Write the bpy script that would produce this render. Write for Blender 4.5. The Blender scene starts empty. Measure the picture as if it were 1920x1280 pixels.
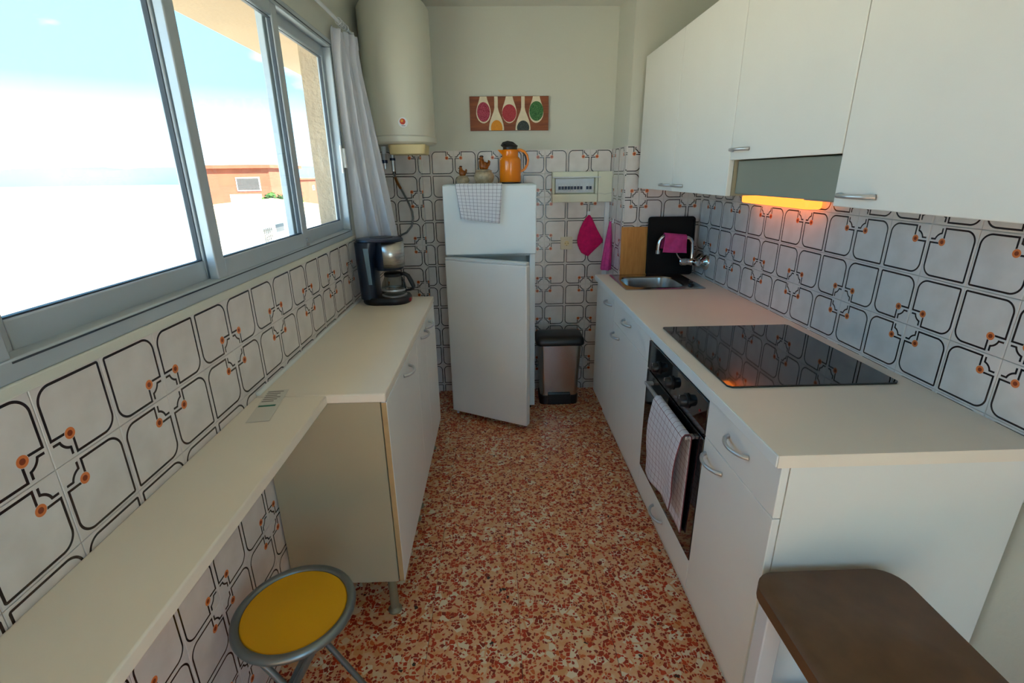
import bpy, bmesh, math, random
from mathutils import Vector, Matrix
random.seed(7)
R = math.radians
scene = bpy.context.scene
COL = scene.collection

# ------------------------------------------------------------------ camera
F_PX, PITCH, YAW, ROLL, CAM_H = 921.2, .3276, -.0302, -.0121, 1.56
fwd = Vector((-math.sin(YAW)*math.cos(PITCH), math.cos(YAW)*math.cos(PITCH), -math.sin(PITCH)))
rgt = Vector((math.cos(YAW), math.sin(YAW), 0)); upv = rgt.cross(fwd)
r2 = rgt*math.cos(ROLL) + upv*math.sin(ROLL); u2 = -rgt*math.sin(ROLL) + upv*math.cos(ROLL)
cam = bpy.data.cameras.new('camera'); cam_o = bpy.data.objects.new('camera', cam); COL.objects.link(cam_o)
cam.sensor_width = 36; cam.lens = 36*F_PX/1920; cam.clip_start = .02; cam.clip_end = 3000
m3 = Matrix((r2, u2, -fwd)).transposed()
cam_o.matrix_world = Matrix.Translation((0, 0, CAM_H)) @ m3.to_4x4()
scene.camera = cam_o

# ------------------------------------------------------------------ view, sky, sun
vs = scene.view_settings
vs.view_transform = 'Standard'; vs.look = 'None'; vs.gamma = 1; vs.use_curve_mapping = False
vs.exposure = 1.75
SKY_STRENGTH = 1.9
SUN_STRENGTH = 13.0
LAMP_STRENGTH = .8
cy = scene.cycles
cy.use_denoising = True; cy.max_bounces = 14; cy.diffuse_bounces = 9; cy.glossy_bounces = 5
cy.transparent_max_bounces = 16; cy.sample_clamp_indirect = 6; cy.caustics_reflective = False; cy.caustics_refractive = False

world = bpy.data.worlds.new('world'); scene.world = world; world.use_nodes = True
wt = world.node_tree; wt.nodes.clear()
def wn(t, **k):
    n = wt.nodes.new(t)
    for a, v in k.items(): setattr(n, a, v)
    return n
w_tc = wn('ShaderNodeTexCoord'); w_sep = wn('ShaderNodeSeparateXYZ'); w_r = wn('ShaderNodeValToRGB')
wt.links.new(w_tc.outputs['Generated'], w_sep.inputs[0]); wt.links.new(w_sep.outputs['Z'], w_r.inputs[0])
e = w_r.color_ramp.elements
e[0].position = 0.0; e[0].color = (.47, .62, .70, 1); e[1].position = .7; e[1].color = (.11, .29, .53, 1)
e2 = w_r.color_ramp.elements.new(.14); e2.color = (.13, .36, .57, 1)
w_map = wn('ShaderNodeMapping'); w_map.inputs['Scale'].default_value = (3, 3, 9)
wt.links.new(w_tc.outputs['Generated'], w_map.inputs[0])
w_no = wn('ShaderNodeTexNoise'); w_no.inputs['Scale'].default_value = 1.3; w_no.inputs['Detail'].default_value = 7
wt.links.new(w_map.outputs[0], w_no.inputs['Vector'])
w_r2 = wn('ShaderNodeValToRGB'); w_r2.color_ramp.elements[0].position = .58; w_r2.color_ramp.elements[1].position = .82
wt.links.new(w_no.outputs[0], w_r2.inputs[0])
w_mx = wn('ShaderNodeMixRGB'); w_mx.inputs[2].default_value = (.62, .70, .78, 1)
wt.links.new(w_r2.outputs[0], w_mx.inputs[0]); wt.links.new(w_r.outputs[0], w_mx.inputs[1])
w_bg = wn('ShaderNodeBackground'); w_bg.inputs[1].default_value = SKY_STRENGTH
wt.links.new(w_mx.outputs[0], w_bg.inputs[0])
w_out = wn('ShaderNodeOutputWorld'); wt.links.new(w_bg.outputs[0], w_out.inputs[0])

sun = bpy.data.lights.new('sun', 'SUN'); sun.energy = SUN_STRENGTH; sun.angle = R(.6); sun.color = (1, .90, .77)
sun_o = bpy.data.objects.new('sun', sun); COL.objects.link(sun_o)
sun_o.rotation_euler = Vector((-.62, .45, -.80)).to_track_quat('-Z', 'Y').to_euler()

# ------------------------------------------------------------------ materials
def lin(h):
    h = h.lstrip('#'); o = []
    for i in (0, 2, 4):
        c = int(h[i:i+2], 16)/255
        o.append(c/12.92 if c <= .04045 else ((c+.055)/1.055)**2.4)
    return (*o, 1)
class NT:
    """tiny node helper"""
    def __init__(s, name):
        s.m = bpy.data.materials.new(name); s.m.use_nodes = True; s.t = s.m.node_tree
        s.b = s.t.nodes['Principled BSDF']; s.out = s.t.nodes['Material Output']
    def n(s, t, **k):
        x = s.t.nodes.new(t)
        for a, v in k.items(): setattr(x, a, v)
        return x
    def l(s, a, b): s.t.links.new(a, b)
    def math(s, op, a, b=None, c=None):
        x = s.t.nodes.new('ShaderNodeMath'); x.operation = op
        for i, v in enumerate((a, b, c)):
            if v is None: continue
            if isinstance(v, (int, float)): x.inputs[i].default_value = v
            else: s.l(v, x.inputs[i])
        return x.outputs[0]
    def mix(s, f, a, b):
        x = s.t.nodes.new('ShaderNodeMixRGB')
        for i, v in enumerate((f, a, b)):
            if isinstance(v, tuple): x.inputs[i].default_value = v
            elif isinstance(v, (int, float)): x.inputs[i].default_value = v
            else: s.l(v, x.inputs[i])
        return x.outputs[0]
    def ramp(s, f, stops, interp='LINEAR'):
        x = s.t.nodes.new('ShaderNodeValToRGB'); x.color_ramp.interpolation = interp
        el = x.color_ramp.elements
        while len(el) < len(stops): el.new(.5)
        for q, (p, c) in zip(el, stops): q.position = p; q.color = c
        s.l(f, x.inputs[0]); return x.outputs[0]
    def noise(s, vec=None, scale=5, detail=3, rough=.5):
        x = s.t.nodes.new('ShaderNodeTexNoise'); x.inputs['Scale'].default_value = scale
        x.inputs['Detail'].default_value = detail; x.inputs['Roughness'].default_value = rough
        if vec is not None: s.l(vec, x.inputs['Vector'])
        return x.outputs[0]
    def bump(s, h, dist=.002, strength=.5):
        x = s.t.nodes.new('ShaderNodeBump'); x.inputs['Distance'].default_value = dist; x.inputs['Strength'].default_value = strength
        s.l(h, x.inputs['Height']); s.l(x.outputs[0], s.b.inputs['Normal'])
    def obj(s): return s.n('ShaderNodeTexCoord').outputs['Object']
def P(name, c, rough=.5, metal=0, var=.04, vscale=6, bump=0, bscale=60, spec=None, coat=0, aniso=None):
    t = NT(name); c = lin(c) if isinstance(c, str) else c
    v = t.obj()
    if var:
        n = t.noise(v, vscale, 4)
        d = tuple(max(0, x*(1-var*2)) for x in c[:3]) + (1,); l = tuple(min(1, x*(1+var)) for x in c[:3]) + (1,)
        t.l(t.ramp(n, [(.3, d), (.7, l)]), t.b.inputs['Base Color'])
    else: t.b.inputs['Base Color'].default_value = c
    t.b.inputs['Roughness'].default_value = rough; t.b.inputs['Metallic'].default_value = metal
    if spec is not None: t.b.inputs['Specular IOR Level'].default_value = spec
    if coat: t.b.inputs['Coat Weight'].default_value = coat; t.b.inputs['Coat Roughness'].default_value = .08
    if bump: t.bump(t.noise(v, bscale, 4), bump, .6)
    if aniso:      # brushed metal: stretched noise in roughness and bump
        mp = t.n('ShaderNodeMapping'); mp.inputs['Scale'].default_value = aniso; t.l(v, mp.inputs[0])
        nn = t.noise(mp.outputs[0], 1, 3)
        t.l(t.math('MULTIPLY_ADD', nn, .25, rough-.12), t.b.inputs['Roughness'])
    return t.m
M = {}
M['wall'] = P('wall_paint', '#cfd1c6', .85, var=.015, vscale=1.2, bump=.0008, bscale=90)
M['ceiling'] = P('ceiling_paint', '#d6d8d0', .9, var=.01)
M['plaster'] = P('rough_plaster', '#bda98f', .95, var=.06, vscale=9, bump=.012, bscale=55)
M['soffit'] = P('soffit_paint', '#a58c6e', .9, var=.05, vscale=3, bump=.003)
M['grout'] = P('tile_grout', '#a79f95', .9, var=.05)
M['floor_grout'] = P('floor_grout', '#7b6147', .9, var=.05)
M['laminate'] = P('white_laminate', '#e0e2dd', .38, var=.008)
M['door_white'] = P('white_door_foil', '#e4e5e0', .42, var=.008)
M['worktop'] = P('worktop_laminate', '#e9e0d0', .42, var=.015, vscale=3)
M['edge_white'] = P('worktop_edge', '#e2e6e4', .4, var=.01)
M['beige_panel'] = P('beige_side_panel', '#a79e84', .5, var=.02, vscale=2)
M['beech_edge'] = P('beech_edge_strip', '#b09468', .5, var=.04, vscale=30)
M['alu'] = P('window_aluminium', '#b8c4cc', .42, .35, var=.02)
M['alu_edge'] = P('aluminium_dark_gasket', '#3c4650', .6, .1, var=.02)
M['chrome'] = P('chrome', '#d8d8d8', .09, 1, var=0)
M['satin'] = P('satin_nickel', '#c6c8ca', .3, .75, var=.02)
M['steel'] = P('brushed_steel', '#c6c3bd', .3, 1, var=.02, aniso=(2, 2, 300))
M['steel_sink'] = P('sink_steel', '#c2bfba', .22, 1, var=.02)
M['black_glass'] = P('black_glass', '#08090b', .04, var=0, spec=1.0)
M['dark_glass'] = P('oven_door_glass', '#0b0a0a', .05, var=0, spec=1.0)
M['black_plastic'] = P('black_plastic', '#111113', .38, var=.03)
M['black_soft'] = P('black_matt_tray', '#090b0c', .6, spec=.25, var=.05, vscale=12, bump=.0006, bscale=200)
M['navy'] = P('navy_plastic', '#0d1c30', .3, var=.03)
M['gauge'] = P('water_gauge', '#6d8797', .2, var=.03)
M['red_switch'] = P('red_switch', '#8c1a24', .3, var=.05)
M['fridge'] = P('fridge_enamel', '#e4ecec', .3, var=.008)
M['fridge_door'] = P('fridge_door_enamel', '#e6e6e1', .32, var=.01)
M['fridge_in'] = P('fridge_liner', '#d9dcda', .35, var=.01)
M['gasket'] = P('door_gasket', '#8d9090', .6, var=.03)
M['boiler'] = P('boiler_enamel', '#d6d6c8', .3, var=.012)
M['boiler_cap'] = P('boiler_plastic_cover', '#dfcd98', .5, var=.03)
M['cream'] = P('cream_plastic', '#e2e2cc', .45, var=.02)
M['white_plastic'] = P('white_plastic', '#e4e8ea', .4, var=.02)
M['blue_toggle'] = P('breaker_toggle', '#16294a', .4, var=.03)
M['socket'] = P('socket_plastic', '#d8cfb6', .4, var=.02)
M['orange'] = P('orange_plastic', '#ef8408', .2, var=.02, coat=.4)
M['pink'] = P('pink_microfibre', '#d81a68', .95, var=.10, vscale=40, bump=.0015, bscale=400)
M['pink2'] = P('faded_pink_microfibre', '#dd4a92', .95, var=.10, vscale=40, bump=.0015, bscale=400)
M['stone'] = P('stoneware', '#b9a98c', .35, var=.14, vscale=60, bump=.002, bscale=120)
M['rooster'] = P('brown_glaze', '#8f4c16', .2, var=.30, vscale=60)
M['rooster_dark'] = P('dark_brown_glaze', '#3b1c0f', .25, var=.2, vscale=60)
M['yellow'] = P('yellow_seat_vinyl', '#d9a400', .5, var=.03, vscale=4)
M['stool_metal'] = P('grey_stool_metal', '#7f8a8c', .35, .8, var=.03)
M['brown_seat'] = P('brown_stool_seat', '#5f4127', .45, var=.1, vscale=20)
M['white_paint'] = P('white_painted_wood', '#d3d8dd', .45, var=.01)
M['leg_grey'] = P('cabinet_leg', '#8b8166', .5, .2, var=.03)
M['paper'] = P('leaflet_paper', '#d6d1c6', .7, var=.01)
M['ink'] = P('leaflet_print', '#857e74', .7, var=.05)
M['ink_green'] = P('leaflet_green_print', '#1b6b50', .6, var=.05)
M['hood'] = P('hood_grey', '#8d9489', .4, .25, var=.02)
M['brown_ring'] = P('curtain_ring', '#7a5a3a', .5, var=.1)
M['hose'] = P('braided_hose', '#86898a', .4, .7, var=.1, vscale=200)
M['brass'] = P('copper_fitting', '#a8713d', .35, .8, var=.1, vscale=60)
M['valve_blue'] = P('valve_dark_cap', '#1c2b4a', .4, var=.05)
M['badge_red'] = P('badge_red', '#d2401c', .4, var=.12, vscale=90)
M['badge_gold'] = P('badge_yellow', '#eda52c', .4, var=.1, vscale=90)
M['green_leaf'] = P('tree_foliage', '#34581c', .9, var=.3, vscale=1.5)
M['bark'] = P('tree_bark', '#5b4632', .9, var=.2)
M['terracotta'] = P('terracotta_render', '#94513a', .9, var=.06, vscale=.8)
M['terracotta_dark'] = P('terracotta_render_side', '#cf6f55', .9, var=.06, vscale=.8)
M['house_white'] = P('white_house_render', '#f2ece0', .9, var=.03, vscale=.8)
M['house_cream'] = P('cream_house_render', '#bf9c62', .9, var=.05, vscale=.8)
M['roof_tile'] = P('roof_tiles', '#c9ab7c', .9, var=.15, vscale=3)
M['far_window'] = P('far_window_dark', '#4d4a48', .4, var=.1)
M['far_metal'] = P('far_iron_grille', '#4a4640', .6, .2, var=.1)
M['hills'] = P('distant_hill', '#4d6b80', 1, var=.05, vscale=.01)  # distance haze is put into the hill colour as blue
M['street'] = P('ground_far', '#c0b8a6', .95, var=.15, vscale=.2)

def tile_material():
    t = NT('patterned_wall_tile'); s = t.n('ShaderNodeSeparateXYZ'); t.l(t.obj(), s.inputs[0])
    x = t.math('DIVIDE', t.math('ABSOLUTE', s.outputs[0]), .15); z = t.math('DIVIDE', t.math('ABSOLUTE', s.outputs[2]), .15)
    xc = t.math('SUBTRACT', x, .5); zc = t.math('SUBTRACT', z, .5)
    isr = t.math('LESS_THAN', t.math('MULTIPLY', xc, zc), 0)                 # the two rounded corners
    r = t.math('MULTIPLY_ADD', isr, .17, .02)
    qx = t.math('ADD', t.math('SUBTRACT', t.math('ABSOLUTE', xc), .445), r); qz = t.math('ADD', t.math('SUBTRACT', t.math('ABSOLUTE', zc), .445), r)
    mx = t.math('MAXIMUM', qx, 0); mz = t.math('MAXIMUM', qz, 0)
    ln = t.math('SQRT', t.math('ADD', t.math('MULTIPLY', mx, mx), t.math('MULTIPLY', mz, mz)))
    d = t.math('SUBTRACT', t.math('ADD', t.math('MINIMUM', t.math('MAXIMUM', qx, qz), 0), ln), r)
    nt = t.math('SUBTRACT', .33, t.math('MAXIMUM', x, z))                    # square notch at the flower corner
    d = t.math('MAXIMUM', d, nt)
    w = .0165
    line = t.math('LESS_THAN', t.math('ABSOLUTE', d), w)
    dx = t.math('SUBTRACT', x, .305); dz = t.math('SUBTRACT', z, .305)
    rd = t.math('SQRT', t.math('ADD', t.math('MULTIPLY', dx, dx), t.math('MULTIPLY', dz, dz)))
    line = t.math('MULTIPLY', line, t.math('GREATER_THAN', rd, .075))
    arc = t.math('LESS_THAN', t.math('ABSOLUTE', t.math('SUBTRACT', rd, .165)), w)
    arc = t.math('MULTIPLY', arc, t.math('MULTIPLY', t.math('LESS_THAN', x, .275), t.math('LESS_THAN', z, .275)))
    def seg(a, b):
        return t.math('MULTIPLY', t.math('LESS_THAN', t.math('ABSOLUTE', t.math('SUBTRACT', b, .262)), w),
                      t.math('MULTIPLY', t.math('GREATER_THAN', a, .055), t.math('LESS_THAN', a, .155)))
    line = t.math('MAXIMUM', line, t.math('MAXIMUM', arc, t.math('MAXIMUM', seg(x, z), seg(z, x))))
    n = t.noise(t.obj(), 14, 4)
    base = t.ramp(n, [(.3, lin('#d3ccc7')), (.7, lin('#dfd9d5'))])
    c = t.mix(line, base, lin('#24120f'))
    c = t.mix(t.math('LESS_THAN', rd, .070), c, lin('#dc7a42'))
    c = t.mix(t.math('LESS_THAN', rd, .036), c, lin('#8a3d22'))
    t.l(c, t.b.inputs['Base Color']); t.b.inputs['Roughness'].default_value = .22
    t.bump(t.noise(t.obj(), 22, 2), .0006, .35)
    return t.m
M['tile'] = tile_material()

def terrazzo_material():
    t = NT('terrazzo'); inf = t.n('ShaderNodeObjectInfo')
    cmb = t.n('ShaderNodeCombineXYZ'); t.l(t.math('MULTIPLY', inf.outputs['Random'], 37), cmb.inputs[0]); t.l(t.math('MULTIPLY', inf.outputs['Random'], 91), cmb.inputs[1])
    va = t.n('ShaderNodeVectorMath', operation='ADD'); t.l(t.obj(), va.inputs[0]); t.l(cmb.outputs[0], va.inputs[1]); v = va.outputs[0]
    # distort a little so that the chips are angular and unequal
    def vor(scale, feature, rnd=1):
        x = t.n('ShaderNodeTexVoronoi', feature=feature); x.inputs['Scale'].default_value = scale; x.inputs['Randomness'].default_value = rnd; x.voronoi_dimensions = '2D'
        t.l(v, x.inputs['Vector']); return x
    base = t.ramp(t.noise(v, 26, 5, .6), [(.25, lin('#da925c')), (.5, lin('#dfab80')), (.75, lin('#e4c3a0'))])
    def chips(scale, frac, edge, cols, c):
        a = vor(scale, 'F1'); b = vor(scale, 'DISTANCE_TO_EDGE')
        sc = t.n('ShaderNodeSeparateColor'); t.l(a.outputs['Color'], sc.inputs[0])
        on = t.math('MULTIPLY', t.math('LESS_THAN', sc.outputs[0], frac), t.math('GREATER_THAN', b.outputs['Distance'], t.math('MULTIPLY_ADD', sc.outputs[2], edge, edge*.45)))
        col = t.ramp(sc.outputs[1], cols, 'CONSTANT')
        return t.mix(on, c, col)
    reds = [(0, lin('#9c260c')), (.3, lin('#b83212')), (.55, lin('#c4441d')), (.80, lin('#86200c')), (.92, lin('#cc632e'))]
    pale = [(0, lin('#e6d6ba')), (.5, lin('#e0c29c')), (.8, lin('#d69a66'))]
    c = chips(30, .42, .09, pale, base)
    c = chips(108, .33, .10, reds, c)
    c = chips(62, .34, .11, reds, c)
    c = chips(80, .006, .12, [(0, lin('#2a1a14')), (.5, lin('#33221a'))], c)
    t.l(c, t.b.inputs['Base Color']); t.b.inputs['Roughness'].default_value = .34
    return t.m
M['terrazzo'] = terrazzo_material()

def cloth_grid_material(name, step, base, line, width=.07, warp=.0):
    t = NT(name); uv = t.n('ShaderNodeUVMap'); s = t.n('ShaderNodeSeparateXYZ'); t.l(uv.outputs[0], s.inputs[0])
    def ln(a, st): return t.math('LESS_THAN', t.math('FRACT', t.math('DIVIDE', a, st)), width)
    l = t.math('MAXIMUM', ln(s.outputs[0], step), ln(s.outputs[1], step*.85))
    n = t.noise(t.obj(), 300, 2)
    b = t.ramp(n, [(.3, tuple(x*.9 for x in lin(base)[:3])+(1,)), (.7, lin(base))])
    t.l(t.mix(l, b, lin(line)), t.b.inputs['Base Color']); t.b.inputs['Roughness'].default_value = .95
    t.b.inputs['Specular IOR Level'].default_value = .1
    t.bump(n, .0008, .5); return t.m
M['towel_a'] = cloth_grid_material('checked_tea_towel', .0245, '#e6e6ea', '#55556a', .065)
M['towel_b'] = cloth_grid_material('checked_oven_towel', .030, '#dad4d8', '#7a464a', .055)

def wood_mat(name, a, b, scale=(2, 2, 14)):
    t = NT(name); mp = t.n('ShaderNodeMapping'); mp.inputs['Scale'].default_value = scale; t.l(t.obj(), mp.inputs[0])
    n = t.noise(mp.outputs[0], 3, 6, .6); t.l(t.ramp(n, [(.3, lin(a)), (.7, lin(b))]), t.b.inputs['Base Color'])
    t.b.inputs['Roughness'].default_value = .55; t.bump(n, .0006, .4); return t.m
M['board'] = wood_mat('beech_board', '#c07c36', '#d6964a', (30, 30, 3))
M['print_wood'] = wood_mat('printed_wood', '#6e3018', '#9a5428', (1.5, 1, 16))
M['print_spoon'] = P('printed_spoon', '#e6d9bc', .6, var=.05, vscale=30)
def spice(name, a, b):
    t = NT(name); v = t.n('ShaderNodeTexVoronoi'); v.inputs['Scale'].default_value = 260; t.l(t.obj(), v.inputs['Vector'])
    t.l(t.ramp(v.outputs['Distance'], [(.15, lin(b)), (.6, lin(a))]), t.b.inputs['Base Color']); t.b.inputs['Roughness'].default_value = .6; return t.m
M['sp_red'] = spice('printed_red_pepper', '#8c1030', '#d8607a'); M['sp_chili'] = spice('printed_chili_powder', '#a52a35', '#c2444a')
M['sp_orange'] = spice('printed_turmeric', '#d8860c', '#eaa020'); M['sp_black'] = spice('printed_dark_pepper', '#1d2a28', '#4b5a55')
M['sp_green'] = spice('printed_herbs', '#1f5a2a', '#5f9a55')

def glass_material(name, tint=(.93, .97, .98, 1), gl=.07):
    t = NT(name); t.t.nodes.remove(t.b)
    tr = t.n('ShaderNodeBsdfTransparent'); tr.inputs[0].default_value = tint
    g = t.n('ShaderNodeBsdfGlossy'); g.inputs['Roughness'].default_value = .02
    lw = t.n('ShaderNodeLayerWeight'); lw.inputs[0].default_value = .5
    mx = t.n('ShaderNodeMixShader'); t.l(t.math('MULTIPLY_ADD', t.math('POWER', lw.outputs['Facing'], 4), .45, gl*.35), mx.inputs[0])
    t.l(tr.outputs[0], mx.inputs[1]); t.l(g.outputs[0], mx.inputs[2]); t.l(mx.outputs[0], t.out.inputs[0]); return t.m
M['pane'] = glass_material('window_glass'); M['carafe'] = glass_material('carafe_glass', (.72, .76, .75, 1), .08)
M['visor'] = glass_material('fuse_box_visor', (.97, .98, .99, 1), .03)
def curtain_material():
    t = NT('white_curtain_cloth'); t.b.inputs['Base Color'].default_value = lin('#e8ebf0'); t.b.inputs['Roughness'].default_value = .95
    t.bump(t.noise(t.obj(), 500, 2), .0004, .4)
    tl = t.n('ShaderNodeBsdfTranslucent'); tl.inputs[0].default_value = lin('#e8ebf4')
    mx = t.n('ShaderNodeMixShader'); mx.inputs[0].default_value = .45
    t.l(t.b.outputs[0], mx.inputs[1]); t.l(tl.outputs[0], mx.inputs[2]); t.l(mx.outputs[0], t.out.inputs[0]); return t.m
M['curtain'] = curtain_material()
def emit(name, c, s):
    t = NT(name); t.b.inputs['Base Color'].default_value = c; t.b.inputs['Emission Color'].default_value = c; t.b.inputs['Emission Strength'].default_value = s; return t.m
M['lamp'] = emit('strip_lamp_lens', (1, .23, .03, 1), LAMP_STRENGTH)  # lens of the strip lamp under the wall cabinets

# ------------------------------------------------------------------ mesh helpers
class MB:
    def __init__(s): s.v = []; s.f = []; s.uv = {}
    def add(s, vs, fs, uvs=None):
        o = len(s.v); s.v += [Vector(p) for p in vs]; s.f += [tuple(i+o for i in f) for f in fs]
        if uvs:
            for i, u in enumerate(uvs): s.uv[o+i] = u
        return s
    def box(s, x0, x1, y0, y1, z0, z1):
        v = [(x, y, z) for z in (z0, z1) for y in (y0, y1) for x in (x0, x1)]
        return s.add(v, [(0, 2, 3, 1), (4, 5, 7, 6), (0, 1, 5, 4), (2, 6, 7, 3), (0, 4, 6, 2), (1, 3, 7, 5)])
    def tube(s, pts, r, n=10, cap=True, flat=None):
        pts = [Vector(p) for p in pts]; k = len(pts); rs = r if isinstance(r, (list, tuple)) else [r]*k
        vs = []; up = None
        for i, p in enumerate(pts):
            t = (pts[min(i+1, k-1)]-pts[max(i-1, 0)]).normalized()
            if up is None:
                a = Vector((0, 0, 1)) if abs(t.z) < .9 else Vector((1, 0, 0)); up = (a-t*a.dot(t)).normalized()
            else: up = (up-t*up.dot(t)).normalized()
            sd = t.cross(up)
            for j in range(n):
                an = 2*math.pi*j/n; vs.append(p+(up*math.cos(an)*(flat or 1)+sd*math.sin(an))*rs[i])
        fs = [(i*n+j, i*n+(j+1) % n, (i+1)*n+(j+1) % n, (i+1)*n+j) for i in range(k-1) for j in range(n)]
        if cap: fs += [tuple(range(n-1, -1, -1)), tuple((k-1)*n+j for j in range(n))]
        return s.add(vs, fs)
    def loft(s, loops, cap0=True, cap1=True, closed=True):
        n = len(loops[0]); vs = [p for l in loops for p in l]
        fs = [(i*n+j, i*n+(j+1) % n, (i+1)*n+(j+1) % n, (i+1)*n+j) for i in range(len(loops)-1) for j in range(n if closed else n-1)]
        if cap0: fs.append(tuple(range(n-1, -1, -1)))
        if cap1: fs.append(tuple((len(loops)-1)*n+j for j in range(n)))
        return s.add(vs, fs)
    def lathe(s, cx, cy, prof, n=32, sx=1, sy=1, cap0=True, cap1=True):
        return s.loft([[(cx+r*sx*math.cos(2*math.pi*j/n), cy+r*sy*math.sin(2*math.pi*j/n), z) for j in range(n)] for r, z in prof], cap0, cap1)
    def cyl(s, a, b, r, n=20): return s.tube([a, b], r, n)
    def grid(s, fn, nu, nv, uvfn=None):
        vs = [fn(i/nu, j/nv) for j in range(nv+1) for i in range(nu+1)]
        uv = [uvfn(i/nu, j/nv) for j in range(nv+1) for i in range(nu+1)] if uvfn else None
        w = nu+1
        return s.add(vs, [(j*w+i, j*w+i+1, (j+1)*w+i+1, (j+1)*w+i) for j in range(nv) for i in range(nu)], uv)
    def prism(s, poly, axis, a, b):
        def pt(p, q): return (q, p[0], p[1]) if axis == 'x' else (p[0], q, p[1]) if axis == 'y' else (p[0], p[1], q)
        n = len(poly); return s.add([pt(p, a) for p in poly]+[pt(p, b) for p in poly], [tuple(range(n)), tuple(range(2*n-1, n-1, -1))]+[(i, n+i, n+(i+1) % n, (i+1) % n) for i in range(n)])
    def ball(s, c, r, n=14, m=9):
        r = r if isinstance(r, (tuple, list)) else (r, r, r)
        loops = [[(c[0]+r[0]*math.sin(math.pi*i/m)*math.cos(2*math.pi*j/n), c[1]+r[1]*math.sin(math.pi*i/m)*math.sin(2*math.pi*j/n), c[2]-r[2]*math.cos(math.pi*i/m)) for j in range(n)] for i in range(1, m)]
        return s.loft(loops)
    def xf(s, mat): s.v = [mat @ p for p in s.v]; return s
ROOT = {}
def build(mb, name, mat, parent=None, bev=0, smooth=False, solid=0, loc=None, angle=40, seg=2, sub=0):
    """one mesh object; vertices are given in world space"""
    if parent is not None: org = ROOT[parent]
    else: org = Vector(loc) if loc is not None else Vector((sum(v.x for v in mb.v)/len(mb.v), sum(v.y for v in mb.v)/len(mb.v), min(v.z for v in mb.v)))
    me = bpy.data.meshes.new(name); me.from_pydata([v-org for v in mb.v], [], mb.f)
    if mb.uv:
        l = me.uv_layers.new(name='UVMap')
        for lp in me.loops: l.data[lp.index].uv = mb.uv.get(lp.vertex_index, (0, 0))
    bm = bmesh.new(); bm.from_mesh(me); bmesh.ops.recalc_face_normals(bm, faces=bm.faces); bm.to_mesh(me); bm.free()
    me.materials.append(M[mat])
    o = bpy.data.objects.new(name, me); COL.objects.link(o)
    if parent is not None: o.parent = parent
    else: o.location = org
    ROOT[o] = org
    if solid:
        m = o.modifiers.new('solid', 'SOLIDIFY'); m.thickness = solid; m.offset = 0
    if bev:
        m = o.modifiers.new('bevel', 'BEVEL'); m.width = bev; m.segments = seg; m.limit_method = 'ANGLE'; m.angle_limit = R(35)
        smooth = True
    if sub:
        m = o.modifiers.new('sub', 'SUBSURF'); m.levels = sub; m.render_levels = sub
    if smooth:
        me.polygons.foreach_set('use_smooth', [True]*len(me.polygons)); me.set_sharp_from_angle(angle=R(angle))
    return o
def tag(o, label, cat, group=None):
    o['label'] = label; o['category'] = cat
    if group: o['group'] = group
    return o
def thing(name, label, cat, loc, group=None):
    o = bpy.data.objects.new(name, None); COL.objects.link(o); o.location = loc; o.empty_display_size = .05
    ROOT[o] = Vector(loc); return tag(o, label, cat, group)
def struct(o, label=None):
    o['kind'] = 'structure'
    if label: o['label'] = label
    return o
def rrect(cx, cy, w, h, r, z, n=6):
    pts = []
    for q, (sx, sy) in enumerate(((1, 1), (-1, 1), (-1, -1), (1, -1))):
        for k in range(n+1):
            a = math.pi/2*q+math.pi/2*k/n
            pts.append((cx+sx*(w/2-r)+r*math.cos(a), cy+sy*(h/2-r)+r*math.sin(a), z))
    return pts

# ------------------------------------------------------------------ the room
XL, XR, YB, YF, ZC = -.758, 1.256, 3.453, -1.2, 2.52
PX, PY = .785, 3.065                 # corner pier behind the sink
LX, LY = -.478, 3.40                 # pipe chase under the boiler
W0, W1, WZ0, WZ1 = .70, 2.64, 1.265, 2.16   # window opening, widened towards the camera for more daylight
TT = .006                            # tile thickness

fl = struct(build(MB().box(-.95, 1.4, YF, 3.6, -.12, -.006), 'floor', 'floor_grout', loc=(0, 0, 0)), 'red and cream terrazzo tile floor')
gs = .325; tm = bpy.data.meshes.new('floor_tile'); g = .0008
bmx = MB().box(g, gs-g, g, gs-g, -.006, 0); tm.from_pydata(bmx.v, [], bmx.f); tm.materials.append(M['terrazzo'])
def floor_tile_mesh(x0, x1, y0, y1):
    if x1-x0 > gs-.001 and y1-y0 > gs-.001: return tm
    me = bpy.data.meshes.new('floor_tile'); b = MB().box(g, x1-x0-g, g, y1-y0-g, -.006, 0); me.from_pydata(b.v, [], b.f); me.materials.append(M['terrazzo']); return me
for i in range(-3, 5):
    for j in range(-8, 8):
        x0, x1 = max(XL, .057+i*gs), min(XR, .057+(i+1)*gs); y0, y1 = max(YF, 1.395+j*gs), min(YB, 1.395+(j+1)*gs)
        if x1-x0 < .01 or y1-y0 < .01: continue
        o = bpy.data.objects.new('floor_tile', floor_tile_mesh(x0, x1, y0, y1)); COL.objects.link(o); o.parent = fl; o.location = (x0, y0, 0)

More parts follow.
